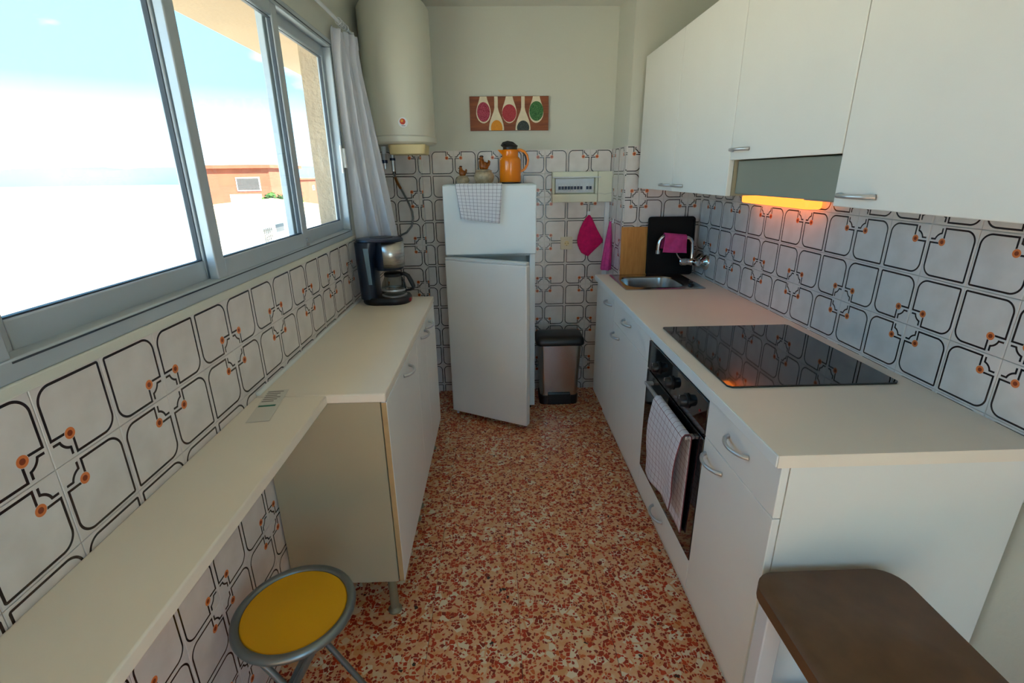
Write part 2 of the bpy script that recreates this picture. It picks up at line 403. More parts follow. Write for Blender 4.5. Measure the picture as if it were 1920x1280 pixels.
struct(build(MB().box(-.95, 1.4, YF-.1, 3.6, ZC, ZC+.15), 'ceiling', 'ceiling', loc=(0, 0, ZC)), 'plain white ceiling')
wl = MB().box(-.80, XL, YF, W0, -.1, ZC).box(-.80, XL, W1, YB, -.1, ZC).box(-.80, XL, W0, W1, -.1, WZ0).box(-.80, XL, W0, W1, WZ1, ZC)
wall_left = struct(build(wl, 'wall_left', 'wall', loc=(XL, 0, 0)), 'window wall with patterned tiles below the sill')
wo = MB().box(-.905, -.80, YF, W0-.01, -.1, 2.22).box(-.905, -.80, W1+.005, 3.6, -.1, 2.22).box(-.905, -.80, W0-.01, W1+.005, -.1, WZ0-.03).box(-.905, -.80, W0-.01, W1+.005, 2.17, 2.22)
struct(build(wo, 'wall_outside', 'plaster', loc=(-.85, 0, 0)), 'rough peach plaster on the outside of the window wall')
wall_back = struct(build(MB().box(XL, XR, YB, YB+.12, -.1, ZC), 'wall_back', 'wall', loc=(0, YB, 0)), 'back wall, painted above and tiled below')
wall_right = struct(build(MB().box(XR, XR+.12, YF, YB, -.1, ZC), 'wall_right', 'wall', loc=(XR, 0, 0)), 'right wall behind the hob and sink')
DX0, DX1, DZ = -.05, .95, 2.1  # opening for an unseen door, added to bring in more daylight
wf = MB().box(XL, DX0, YF-.1, YF, -.1, ZC).box(DX1, XR, YF-.1, YF, -.1, ZC).box(DX0, DX1, YF-.1, YF, DZ, ZC).box(DX0, DX1, YF-.1, YF, -.1, 0)
struct(build(wf, 'wall_front', 'wall', loc=(0, YF, 0)), 'plain wall behind the photographer')
wall_pier = struct(build(MB().box(PX, XR, PY, YB, 0, ZC), 'wall_pier', 'wall', loc=(PX, PY, 0)), 'corner pier behind the sink')
wall_chase = struct(build(MB().box(XL, LX, LY, YB, 0, ZC), 'wall_chase', 'wall', loc=(LX, LY, 0)), 'shallow pipe chase under the boiler')

gd = bpy.data.objects.new('added_door_1', None); COL.objects.link(gd); gd.location = (.25, YF-.05, 0); ROOT[gd] = Vector((.25, YF-.05, 0)); struct(gd, 'glazed door added behind the photographer to let in daylight')  # unseen door, added as a second daylight source
for a, b in ((DX0, DX1),):
    lf_ = build(MB().box(a+.002, a+.062, YF-.07, YF-.03, .002, DZ-.002).box(b-.062, b-.002, YF-.07, YF-.03, .002, DZ-.002).box(a+.062, b-.062, YF-.07, YF-.03, .002, .12).box(a+.062, b-.062, YF-.07, YF-.03, DZ-.07, DZ-.002), 'door_leaf', 'alu', gd, bev=.003)
    build(MB().box(a+.058, b-.058, YF-.052, YF-.048, .115, DZ-.065), 'pane', 'pane', lf_)
struct(build(MB().box(-1.0, 1.5, -4.0, YF-.1, -.15, -.02), 'terrace', 'street', loc=(.25, -2.6, -.15)), 'added terrace floor outside the added glazed door')  # unseen slab, added together with the daylight door

# patterned tiles: every tile is one object whose origin lies on a flower centre
TILE_CACHE = {}
def tile_mesh(a0, a1, b0, b1):
    k = tuple(round(q, 4) for q in (a0, a1, b0, b1))
    if k in TILE_CACHE: return TILE_CACHE[k]
    g, c = .0006, .0012
    a0 += g; a1 -= g; b0 += g; b1 -= g
    v = [(a0, 0, b0), (a1, 0, b0), (a1, 0, b1), (a0, 0, b1), (a0, -TT+c, b0), (a1, -TT+c, b0), (a1, -TT+c, b1), (a0, -TT+c, b1),
         (a0+c, -TT, b0+c), (a1-c, -TT, b0+c), (a1-c, -TT, b1-c), (a0+c, -TT, b1-c)]
    f = [(8, 9, 10, 11)]+[(i, (i+1) % 4, 4+(i+1) % 4, 4+i) for i in range(4)]+[(4+i, 4+(i+1) % 4, 8+(i+1) % 4, 8+i) for i in range(4)]
    me = bpy.data.meshes.new('wall_tile'); me.from_pydata(v, [], f); me.materials.append(M['tile']); TILE_CACHE[k] = me; return me
T = .15
def tiles(parent, plane, face, s0, s1, z0, z1, sref, zref, skip=None):
    """plane 'y-' faces -y, 'x-' faces -x, 'x+' faces +x; s = x for y-, -y for x-, y for x+"""
    rot = {'y-': 0, 'x-': -math.pi/2, 'x+': math.pi/2}[plane]
    for i in range(math.floor((s0-sref)/T), math.ceil((s1-sref)/T)):
        for j in range(math.floor((z0-zref)/T), math.ceil((z1-zref)/T)):
            ca, cb = sref+2*T*((i+1)//2), zref+2*T*((j+1)//2)
            a0, a1 = max(s0, sref+i*T), min(s1, sref+(i+1)*T); b0, b1 = max(z0, zref+j*T), min(z1, zref+(j+1)*T)
            if a1-a0 < .006 or b1-b0 < .006: continue
            if skip and skip(a0, a1, b0, b1): continue
            o = bpy.data.objects.new('wall_tile', tile_mesh(a0-ca, a1-ca, b0-cb, b1-cb)); COL.objects.link(o)
            o.parent = parent; pos = Vector((ca, face, cb)) if plane == 'y-' else Vector((face, -ca, cb)) if plane == 'x-' else Vector((face, ca, cb))
            o.location = pos-ROOT[parent]; o.rotation_euler = (0, 0, rot)
tiles(wall_back, 'y-', YB, LX, PX, 0, 1.712, .336, 1.712)
tiles(wall_chase, 'y-', LY, XL, LX, 0, 1.712, -.499, 1.712)
tiles(wall_chase, 'x+', LX, LY, YB, 0, 1.712, LY-.05, 1.712)
tiles(wall_pier, 'y-', PY, PX, XR, .82, 1.712, .870, 1.712)
tiles(wall_pier, 'x-', PX, -YB, -PY, .50, 1.712, -3.385, 1.712)
tiles(wall_right, 'x-', XR, -PY, -.60, .80, 1.712, -2.598, 1.712)
tiles(wall_left, 'x+', XL, .25, LY, 0, 1.245, 1.643, 1.095, lambda a0, a1, b0, b1: a0 > 1.45 and a1 < 2.6 and b1 < .85)

# overhanging slab outside and outer sill
struct(build(MB().box(-1.32, -.80, -1.5, 4.6, 2.22, 2.42), 'trim_1', 'soffit', loc=(-1.1, 1.5, 2.22), bev=.01), 'pale overhanging slab above the window outside')
struct(build(MB().box(-.94, -.80, W0-.01, W1+.005, WZ0-.03, WZ0-.005), 'trim_2', 'soffit', loc=(-.87, 2, WZ0-.03), bev=.006), 'outside window ledge')
struct(build(MB().box(-.760, -.744, W0-.05, W1+.03, 1.243, WZ0), 'trim_3', 'wall', loc=(-.75, 2, 1.243), bev=.003), 'narrow plaster band under the window frame')

# window: aluminium frame, two sliding sashes and a third added for daylight
win = bpy.data.objects.new('window_1', None); COL.objects.link(win); win.location = (-.78, 2, WZ0); ROOT[win] = Vector((-.78, 2, WZ0)); struct(win, 'sliding aluminium window with two sashes and an added third')
fx0, fx1 = -.815, -.747
fr = MB().box(fx0, fx1, W0, W1, WZ0, WZ0+.035).box(fx0, fx1, W0, W1, WZ1-.032, WZ1).box(fx0, fx1, W0, W0+.032, WZ0+.035, WZ1-.032).box(fx0, fx1, W1-.024, W1, WZ0+.035, WZ1-.032)
build(fr, 'frame', 'alu', win, bev=.003)
tr = MB().box(-.7475, -.7455, W0+.03, W1-.03, WZ0+.028, WZ0+.031).box(-.7475, -.7455, W0+.03, W1-.012, WZ1-.022, WZ1-.019).box(-.7475, -.7455, W1-.014, W1-.011, WZ0+.03, WZ1-.025)
build(tr, 'track_gap', 'alu_edge', win)
def sash(y0, y1, xa, xb, st0, st1):
    z0, z1 = WZ0+.03, WZ1-.028
    s = build(MB().box(xa, xb, y0, y0+st0, z0, z1).box(xa, xb, y1-st1, y1, z0, z1).box(xa, xb, y0+st0, y1-st1, z0, z0+.055).box(xa, xb, y0+st0, y1-st1, z1-.045, z1), 'sash', 'alu', win, bev=.003)
    xm = (xa+xb)/2
    build(MB().box(xm-.002, xm+.002, y0+st0-.005, y1-st1+.005, z0+.05, z1-.045), 'pane', 'pane', s)
    e = .003; gk = MB()
    for (a, b, c, d) in ((y0+st0, y0+st0+e, z0+.055, z1-.05), (y1-st1-e, y1-st1, z0+.055, z1-.05), (y0+st0, y1-st1, z0+.055, z0+.058), (y0+st0, y1-st1, z1-.053, z1-.05)):
        gk.box(xm-.006, xm+.006, a, b, c, d)
    build(gk, 'gasket', 'alu_edge', s)
    return s
sash(1.345, 2.035, -.777, -.753, .045, .05)
sash(W0+.03, 1.395, -.806, -.782, .045, .05)  # unseen near sash, added with the wider opening for more daylight
sash(1.975, W1-.022, -.806, -.782, .05, .026)
build(MB().box(-.7465, -.738, 2.578, 2.590, 1.575, 1.705).box(-.742, -.726, 2.590, 2.612, 1.60, 1.69), 'latch', 'white_plastic', win, bev=.003)
build(MB().cyl((-.753, 2.01, 1.325), (-.744, 2.01, 1.325), .008).cyl((-.753, 2.01, 1.305), (-.742, 2.01, 1.305), .006), 'lock', 'satin', win, smooth=True)

# ------------------------------------------------------------------ kitchen units
def bow_handle(parent, xf, side, yc, z, L=.115, out=.030):
    """bow handle on a door whose front lies at x = xf; side -1 sticks out towards -x"""
    pts = []; rs = []
    for k in range(15):
        t = k/14; s = math.sin(math.pi*t)
        pts.append((xf+side*(.001+out*s**.55), yc-L/2+L*t, z)); rs.append(.0052+.0012*abs(2*t-1)**2)
    build(MB().tube(pts, rs, 10), 'handle', 'satin', parent, smooth=True)
    return
RZ, LZ = .955, .92       # worktop heights right and left
def base_right(name, label, y0, y1, fronts, group='white base units along the right wall'):
    """fronts: (kind, z0, z1, handle y centre, handle z)"""
    t = thing(name, label, 'cabinet', ((.66+1.25)/2, (y0+y1)/2, 0), group)
    e = .001
    c = MB().box(.662, 1.245, y0+e, y0+.017, .17, .920).box(.662, 1.245, y1-.017, y1-e, .17, .920).box(.662, 1.245, y0+.017, y1-.017, .17, .187).box(1.235, 1.245, y0+.017, y1-.017, .187, .92)
    build(c, 'carcass', 'laminate', t)
    for sx, sy in ((.735, y0+.06), (.735, y1-.06), (1.19, y0+.06), (1.19, y1-.06)):
        build(MB().cyl((sx, sy, 0), (sx, sy, .17), .018, 12), 'leg', 'leg_grey', t, smooth=True)
    for kind, z0, z1, hy, hz in fronts:
        d = build(MB().box(.641, .660, y0+.0012, y1-.0012, z0, z1), kind, 'door_white', t, bev=.002)
        bow_handle(d, .641, -1, hy, hz)
    return t
base_right('sink_cabinet', 'white base cabinet under the steel sink, farthest on the right', 2.585, 3.055, [('door', .168, .921, 2.70, .862)])
base_right('drawer_cabinet', 'white base cabinet with a drawer between the sink unit and oven', 1.946, 2.585, [('drawer_front', .789, .921, 2.295, .862), ('door', .168, .7872, 2.50, .730)])
base_right('drawer_cabinet', 'white base cabinet with a drawer on the near side of the oven', .945, 1.340, [('drawer_front', .780, .921, 1.140, .860), ('door', .168, .778, 1.262, .730)])
# oven housing with the drawer below it
oh = thing('oven_housing', 'white oven housing with a narrow drawer below the oven', 'cabinet', (.95, 1.643, 0), 'white base units along the right wall')
build(MB().box(.662, 1.245, 1.341, 1.350, .17, .92).box(.662, 1.245, 1.936, 1.945, .17, .92).box(.662, 1.245, 1.350, 1.936, .17, .187).box(.662, 1.245, 1.350, 1.936, .268, .285), 'carcass', 'laminate', oh)
d = build(MB().box(.641, .660, 1.3415, 1.9445, .168, .287), 'drawer_front', 'door_white', oh, bev=.002); bow_handle(d, .641, -1, 1.665, .232)
build(MB().box(.646, .662, 1.3415, 1.9445, .894, .921), 'top_rail', 'door_white', oh, bev=.0015)
for sx, sy in ((.735, 1.40), (.735, 1.88), (1.19, 1.40), (1.19, 1.88)):
    build(MB().cyl((sx, sy, 0), (sx, sy, .17), .018, 12), 'leg', 'leg_grey', oh, smooth=True)

# oven
ov = thing('oven', 'black glass built-in oven with three round knobs', 'oven', (.93, 1.643, .287))
OY0, OY1 = 1.3515, 1.9345
build(MB().box(.665, 1.18, OY0, OY1, .287, .890), 'body', 'black_plastic', ov)
oy0, oy1 = 1.3425, 1.9435
build(MB().box(.640, .6645, oy0, oy1, .772, .892), 'control_panel', 'black_glass', ov, bev=.0015)
dr = build(MB().box(.640, .6645, oy0, oy1, .291, .764), 'oven_door', 'dark_glass', ov, bev=.0015)
build(MB().box(.652, .6645, oy0+.01, oy1-.01, .764, .772), 'gap_strip', 'black_plastic', ov)
for ky in (1.80, 1.652, 1.50):
    k = build(MB().tube([(.640, ky, .824), (.634, ky, .824), (.632, ky, .824), (.614, ky, .824), (.611, ky, .824)], [.026, .026, .021, .0195, .017], 24), 'knob', 'black_plastic', ov, smooth=True)
    build(MB().box(.6105, .613, ky-.0015, ky+.0015, .832, .845), 'pointer', 'satin', k)
build(MB().cyl((.6395, 1.395, .84), (.6375, 1.395, .84), .004, 12), 'indicator_lamp', 'red_switch', ov)
build(MB().cyl((.6395, 1.725, .795), (.6385, 1.725, .795), .003, 10), 'indicator_lamp', 'satin', ov)
hb = build(MB().box(.606, .618, 1.402, 1.866, .727, .741), 'handle_bar', 'satin', dr, bev=.003)
for ky in (1.415, 1.853): build(MB().box(.618, .640, ky-.010, ky+.010, .728, .740), 'handle_post', 'satin', dr, bev=.002)

# right worktop with a cut-out for the sink
def slab_hole(x0, x1, y0, y1, z0, z1, hx0, hx1, hy0, hy1):
    o = [(x0, y0), (x1, y0), (x1, y1), (x0, y1)]; h = [(hx0, hy0), (hx1, hy0), (hx1, hy1), (hx0, hy1)]
    v = [(*p, z1) for p in o]+[(*p, z1) for p in h]+[(*p, z0) for p in o]+[(*p, z0) for p in h]; f = []
    for i in range(4):
        j = (i+1) % 4
        f += [(i, j, 4+j, 4+i), (8+j, 8+i, 12+i, 12+j), (8+i, 8+j, j, i), (4+i, 4+j, 12+j, 12+i)]
    return MB().add(v, f)
wt_r = build(slab_hole(.626, 1.249, .940, 3.058, RZ-.032, RZ, .73, 1.12, 2.63, 3.0), 'worktop', 'worktop', loc=(.94, 2.0, RZ-.032))
tag(wt_r, 'long pale worktop with the hob and steel sink set in', 'worktop')
build(MB().box(.6225, .6262, .942, 3.056, RZ-.031, RZ-.0012), 'front_edge', 'edge_white', wt_r, bev=.0015)
tag(build(MB().box(.712, .728, .96, 3.05, 0, .166), 'plinth', 'laminate'), 'white plinth board under the right base units', 'plinth')

# ceramic hob
hob = build(MB().prism([(.688, 1.305), (1.185, 1.305), (1.197, 1.317), (1.197, 1.893), (1.185, 1.905), (.682, 1.905), (.676, 1.899), (.676, 1.317)], 'z', RZ+.0005, RZ+.0065), 'ceramic_hob', 'black_glass', bev=.0015)
tag(hob, 'black glass ceramic hob set in the right worktop', 'hob')

# steel sink
sk = thing('sink', 'square stainless steel sink with one rounded bowl', 'sink', (.925, 2.81, RZ))
bx_, by_ = .900, 2.80
rim = [rrect(.925, 2.812, .446, .432, .02, RZ), rrect(.925, 2.812, .446, .432, .02, RZ+.003), rrect(.925, 2.812, .438, .424, .02, RZ+.0045), rrect(bx_, by_, .330, .305, .085, RZ+.0035), rrect(bx_, by_, .318, .293, .080, RZ-.004)]
build(MB().loft(rim, False, False), 'rim', 'steel_sink', sk, smooth=True)
bowl = [rrect(bx_, by_, .318, .293, .080, RZ-.004), rrect(bx_, by_, .306, .281, .078, RZ-.06), rrect(bx_, by_, .290, .265, .075, RZ-.125), rrect(bx_, by_, .250, .225, .07, RZ-.143), rrect(bx_, by_, .10, .10, .045, RZ-.148)]
build(MB().loft(bowl, False, True), 'bowl', 'steel_sink', sk, smooth=True, angle=80)
build(MB().lathe(bx_, by_, [(.040, RZ-.1478), (.040, RZ-.145), (.030, RZ-.1445), (.012, RZ-.1465)], 24), 'drain', 'chrome', sk, smooth=True)
build(MB().lathe(1.09, 2.68, [(.016, RZ+.004), (.016, RZ+.012), (.009, RZ+.014), (.009, RZ+.022), (.011, RZ+.026)], 18), 'plug_knob', 'black_plastic', sk, smooth=True)

# wall mounted mixer tap
tap = thing('mixer_tap', 'chrome wall mixer tap with swivel spout over the sink', 'tap', (XR-TT, 2.88, 1.06))
zx = 1.050; TY = 2.930; TX = .022
for ty in (2.888, 2.972):
    rs_ = MB().tube([(XR-TT, ty, zx), (XR-TT-.006, ty, zx), (XR-TT-.014, ty, zx), (XR-TT-.026, ty, zx), (XR-TT-.032, ty, zx)], [.048, .047, .039, .021, .015], 30)
    u = build(rs_, 'rosette', 'chrome', tap, smooth=True)
    build(MB().tube([(XR-.034, ty, zx), (1.195, ty, zx)], .014, 18), 'union', 'chrome', u, smooth=True)
build(MB().tube([(1.195, 2.862, zx), (1.195, 2.868, zx), (1.195, 2.872, zx), (1.195, 2.985, zx), (1.195, 2.989, zx), (1.195, 2.993, zx)], [.016, .021, .0225, .0225, .021, .014], 22), 'mixer_body', 'chrome', tap, smooth=True)
build(MB().tube([(TX+1.17, TY, zx), (TX+1.15, TY, zx), (TX+1.145, TY, zx), (TX+1.125, TY, zx), (TX+1.12, TY, zx), (TX+1.085, TY, zx), (TX+1.080, TY, zx)], [.023, .024, .021, .021, .024, .022, .017], 22), 'cartridge', 'chrome', tap, smooth=True)
build(MB().tube([(TX+1.092, TY, zx+.012), (TX+1.075, TY-.002, zx+.026), (TX+1.062, TY-.005, zx+.045), (TX+1.05, TY-.010, zx+.072), (TX+1.046, TY-.012, zx+.085)], [.010, .009, .0075, .006, .005], 12, flat=.6), 'lever', 'chrome', tap, smooth=True)
sp = [(TX+1.155, TY, zx+.012)]
for p in ((1.155, zx+.045), (1.153, zx+.090), (1.150, zx+.114), (1.140, zx+.132), (1.122, zx+.142), (1.09, zx+.148), (1.02, zx+.157), (.993, zx+.158), (.972, zx+.151), (.957, zx+.135), (.950, zx+.111), (.948, zx+.086), (.948, zx+.068)): sp.append((TX+p[0], TY, p[1]))
build(MB().tube(sp, [.013]+[.0105]*(len(sp)-1), 16), 'spout', 'chrome', tap, smooth=True)
build(MB().tube([(TX+.948, TY, zx+.070), (TX+.948, TY, zx+.050)], .0125, 18), 'aerator', 'satin', tap, smooth=True)
# pink cloth folded over the spout
def tap_cloth():
    b = MB()
    def fn(u, v):
        x = 1.000+.132*u; zt = zx+.172-.022*u*.6; L = .088
        a = -1+2*v
        if abs(a) < .16: ang = a/.16*math.pi/2; y = TY+.016*math.sin(ang); z = zt-.016*(1-math.cos(ang))
        else:
            q = (abs(a)-.16)/.84; sg = 1 if a > 0 else -1
            y = TY+sg*(.016+.010*q+.004*math.sin(9*u+4*q)); z = zt-.016-q*(L if sg < 0 else L*.8)-.008*(1-u)*q
            x += (u-.5)*.006*q-.006*q*(1-u)
        return (x, y, z)
    return b.grid(fn, 22, 28)
tag(build(tap_cloth(), 'microfibre_cloth', 'pink2', solid=.004, smooth=True, angle=80), 'pink cloth folded over the chrome tap spout', 'cloth')

# boards leaning on the pier
def leaning(name, mat, label, cat, x0, x1, h, y_foot, y_top, th, rr, rimdepth=0):
    b = MB(); lp = rrect((x0+x1)/2, h/2, x1-x0, h, rr, 0, 5)
    b.loft([[(p[0], th/2, p[1]) for p in lp], [(p[0], -th/2, p[1]) for p in lp]])
    a = math.atan2(y_top-y_foot, h)
    mt = Matrix.Translation((0, y_foot, RZ+.001)) @ Matrix.Rotation(-a, 4, 'X')
    b.xf(mt); o = build(b, name, mat, bev=.003, loc=((x0+x1)/2, y_foot, RZ))
    if rimdepth:
        inner = rrect((x0+x1)/2, h/2, x1-x0-.004, h-.004, rr, 0, 5); inn2 = rrect((x0+x1)/2, h/2, x1-x0-.022, h-.022, rr*.7, 0, 5)
        r_ = MB(); l1 = [(p[0], -th/2, p[1]) for p in inner]; l2 = [(p[0], -th/2-rimdepth, p[1]) for p in inner]; l3 = [(p[0], -th/2-rimdepth, p[1]) for p in inn2]; l4 = [(p[0], -th/2, p[1]) for p in inn2]
        r_.loft([l1, l2, l3, l4], False, False).xf(mt); build(r_, 'raised_rim', mat, o, smooth=True)
    return tag(o, label, cat)
leaning('chopping_board', 'board', 'plain beech chopping board leaning behind the sink', 'board', .772, .955, .292, 3.030, 3.049, .016, .006)
leaning('oven_tray', 'black_soft', 'black rimmed baking tray leaning beside the wooden board', 'tray', .928, 1.218, .352, 3.010, 3.033, .006, .018, .010)

# ------------------------------------------------------------------ wall units and hood
def wall_unit(name, label, y0, y1, z0, z1, hy, hz, door_z0=None):
    t = thing(name, label, 'cabinet', (1.05, (y0+y1)/2, z0), 'white wall units')
    c = MB().box(.861, 1.249, y0+.0008, y0+.017, z0, z1).box(.861, 1.249, y1-.017, y1-.0008, z0, z1).box(.861, 1.249, y0+.017, y1-.017, z0, z0+.017).box(.861, 1.249, y0+.017, y1-.017, z1-.017, z1).box(1.24, 1.249, y0+.017, y1-.017, z0+.017, z1-.017)
    build(c, 'carcass', 'beige_panel', t)
    d = build(MB().box(.841, .860, y0+.0012, y1-.0012, z0-.001, z1), 'door', 'door_white', t, bev=.002)
    bow_handle(d, .841, -1, hy, hz)
    return t
UZ0, UZ1 = 1.477, 2.158
wall_unit('wall_cabinet', 'white wall cabinet above the sink, next to the pier', 2.419, 2.995, UZ0, UZ1, 2.505, 1.503)
wall_unit('wall_cabinet', 'white wall cabinet between the sink and the extractor hood', 1.842, 2.418, UZ0, UZ1, 2.335, 1.503)
wall_unit('wall_cabinet', 'short white wall cabinet above the extractor hood', 1.243, 1.841, 1.600, UZ1, 1.765, 1.632)
wall_unit('wall_cabinet', 'white wall cabinet on the near side of the hood', .665, 1.242, UZ0, UZ1, 1.16, 1.503)
hd = thing('extractor_hood', 'grey extractor hood under the short wall cabinet', 'hood', (1.05, 1.542, 1.47))
build(MB().box(.872, 1.247, 1.246, 1.838, 1.484, 1.597), 'hood_body', 'hood', hd, bev=.003)
build(MB().box(.90, 1.22, 1.27, 1.46, 1.4795, 1.4845), 'grease_filter', 'satin', hd, bev=.001)
ul = thing('strip_lamp', 'glowing orange strip lamp under the wall cabinets', 'lamp', (1.20, 2.2, 1.43))
build(MB().box(1.165, 1.240, 1.87, 2.395, 1.460, 1.4755), 'lamp_housing', 'white_plastic', ul, bev=.002)
build(MB().box(1.170, 1.235, 1.875, 2.390, 1.421, 1.4598), 'lamp_lens', 'lamp', ul, bev=.010, seg=3)

# ------------------------------------------------------------------ left side units
def base_left(name, label, y0, y1, doors):
    t = thing(name, label, 'cabinet', (-.56, (y0+y1)/2, 0), 'white base units under the window')
    zb, zt = .180, LZ-.031; xb, xf = -.747, -.372
    build(MB().box(xb, xf-.0025, y0, y0+.017, zb, zt), 'side_panel', 'beige_panel', t)
    build(MB().box(xb, xf, y1-.017, y1, zb, zt), 'side_panel', 'beige_panel', t)
    build(MB().box(xb, xf, y0+.017, y1-.017, zb, zb+.017), 'bottom_panel', 'beige_panel', t)
    build(MB().box(xb, xb+.006, y0+.017, y1-.017, zb+.017, zt), 'back_panel', 'beige_panel', t)
    for a, b, hy in doors:
        d = build(MB().box(xf+.001, -.353, a+.0012, b-.0012, zb-.001, zt), 'door', 'door_white', t, bev=.002)
        build(MB().box(xf+.0015, -.3545, a+.0002, a+.0014, zb+.001, zt-.002), 'edge_band', 'beech_edge', d)
        bow_handle(d, -.353, 1, hy, .855)
    for sx in (-.412, -.70):
        for sy in (y0+.048, y1-.048):
            lg = build(MB().tube([(sx, sy, .014), (sx, sy, .180)], .016, 16), 'leg', 'leg_grey', t, smooth=True)
            build(MB().lathe(sx, sy, [(.026, 0), (.026, .006), (.019, .014), (.016, .020)], 20), 'leg_foot', 'leg_grey', lg, smooth=True)
    return t
base_left('base_cabinet', 'white single-door base cabinet with beige side, on grey legs', 1.409, 2.020, [(1.409, 2.020, 1.758)])
base_left('base_cabinet', 'white two-door base cabinet under the coffee maker', 2.021, 2.665, [(2.021, 2.290, 2.205), (2.290, 2.665, 2.365)])
wt_l = build(MB().box(XL+TT+.001, -.354, 1.405, 2.700, LZ-.030, LZ), 'worktop', 'worktop', bev=.004); tag(wt_l, 'pale worktop below the window with the coffee maker on it', 'worktop')
build(MB().box(XL+TT+.001, XL+TT+.013, 1.41, 2.64, LZ, LZ+.012), 'back_strip', 'edge_white', wt_l, bev=.003)
sh = build(MB().box(XL+TT+.001, -.534, .20, 1.404, LZ-.030, LZ-.001), 'shelf_worktop', 'worktop', bev=.004); tag(sh, 'narrow pale worktop shelf above the yellow stool', 'worktop')
build(MB().box(XL+TT+.001, XL+TT+.025, .22, 1.38, LZ-.075, LZ-.031), 'wall_batten', 'laminate', sh, bev=.002)
# leaflet
lf = thing('leaflet', 'printed paper leaflet lying on the shelf worktop by the wall', 'leaflet', (-.735, 1.36, LZ))
def lrot(b): return b.xf(Matrix.Translation((-.708, 1.405, 0)) @ Matrix.Rotation(R(8), 4, 'Z'))
build(lrot(MB().box(-.016, .046, -.17, .045, LZ+.0002, LZ+.0012)), 'sheet', 'paper', lf)
for k in range(6):
    build(lrot(MB().box(-.012, .034-.006*(k % 3), .030-.014*k, .036-.014*k, LZ+.0012, LZ+.0014)), 'text_line', 'ink', lf)
build(lrot(MB().box(-.012, .036, -.075, -.064, LZ+.0012, LZ+.0014)), 'green_bar', 'ink_green', lf)

# ------------------------------------------------------------------ fridge
fg = thing('fridge_freezer', 'white fridge freezer with its lower door ajar', 'fridge', (-.03, 3.26, 0))
bx0, bx1, by0, by1 = -.306, .246, 3.098, 3.430; bt = 1.498
build(MB().box(bx0, bx0+.035, by0, by1, .035, bt).box(bx1-.035, bx1, by0, by1, .035, bt).box(bx0+.035, bx1-.035, by1-.03, by1, .035, bt).box(bx0+.035, bx1-.035, by0, by1-.03, bt-.03, bt).box(bx0+.035, bx1-.035, by0, by1-.03, .035, .09).box(bx0+.035, bx1-.035, by0, by1-.03, 1.075, 1.13), 'body', 'fridge', fg, bev=.003)
for zz in (.42, .72): build(MB().box(bx0+.036, bx1-.036, by0+.03, by1-.032, zz, zz+.006), 'glass_shelf', 'white_plastic', fg)
build(MB().box(bx0-.002, bx1+.002, by0-.008, by1, bt, bt+.008), 'top_cover', 'fridge', fg, bev=.003)
fd = build(MB().box(-.309, .249, 3.040, 3.090, 1.094, bt+.004), 'freezer_door', 'fridge', fg, bev=.006, seg=3)
build(MB().box(-.295, .235, 3.090, 3.098, 1.11, bt-.01), 'gasket', 'gasket', fd)
hx, hy = -.317, 3.040
dm = Matrix.Translation((hx, hy, 0)) @ Matrix.Rotation(R(-28.5), 4, 'Z')
DW = .556
ld = build(MB().box(0, DW, 0, .048, .042, 1.066).xf(dm), 'fridge_door', 'fridge_door', fg, bev=.007, seg=3)
build(MB().box(.002, DW-.002, .001, .047, 1.0665, 1.083).xf(dm), 'top_cap', 'fridge_in', ld, bev=.004)
build(MB().box(.10, DW-.16, -.003, .003, 1.0668, 1.080).xf(dm), 'handle_lip', 'fridge_in', ld, bev=.002)
build(MB().box(.02, DW-.02, .0485, .060, .06, 1.05).xf(dm), 'gasket', 'gasket', ld, bev=.002)
for zz in (.10, .55): build(MB().box(.03, DW-.03, .0602, .10, zz, zz+.055).xf(dm), 'door_tray', 'fridge_in', ld, bev=.003)
build(MB().cyl((-.285, 3.075, .004), (-.285, 3.075, .041), .009, 12).box(-.30, -.25, 3.06, 3.10, .030, .041), 'hinge', 'white_plastic', fg)
for fx, fy in ((bx0+.04, by0+.05), (bx1-.04, by0+.05), (bx0+.04, by1-.05), (bx1-.04, by1-.05)):
    build(MB().lathe(fx, fy, [(.02, 0), (.02, .012), (.010, .014), (.010, .036)], 14), 'foot', 'black_plastic', fg, smooth=True)

# tea towel over the freezer door
def fridge_towel():
    b = MB(); Lt, Lf = .15, .235
    def fn(u, v):
        s = v*(Lt+Lf); w = .277-.006*v
        x0 = -.229; x = x0+u*w
        zt = bt+.0125
        if s < Lt: return (x+.004*math.sin(5*u), 3.178-s, zt+.0015*math.sin(11*u)*(1-abs(2*s/Lt-1)))
        q = s-Lt; f = q/Lf
        drop = (.188+.030*u) if True else 0
        r = .010
        if q < .016: a = q/.016*math.pi/2; return (x, 3.0285-r*math.sin(a)+.0, zt-r+r*math.cos(a))
        f = (q-.016)/(Lf-.016)
        wav = .006*math.sin(7*u+1)*f+.003*math.sin(17*u)*f
        return (x+f*(.026*(1-u)-.016*u), 3.0185-.003-abs(wav)-.002*f, zt-r-f*drop)
    return b.grid(fn, 40, 44, lambda u, v: (u*.277, v*.385))
tag(build(fridge_towel(), 'tea_towel', 'towel_a', solid=.003, smooth=True, angle=80, loc=(-.09, 3.1, bt)), 'white checked tea towel hanging over the freezer door', 'towel')

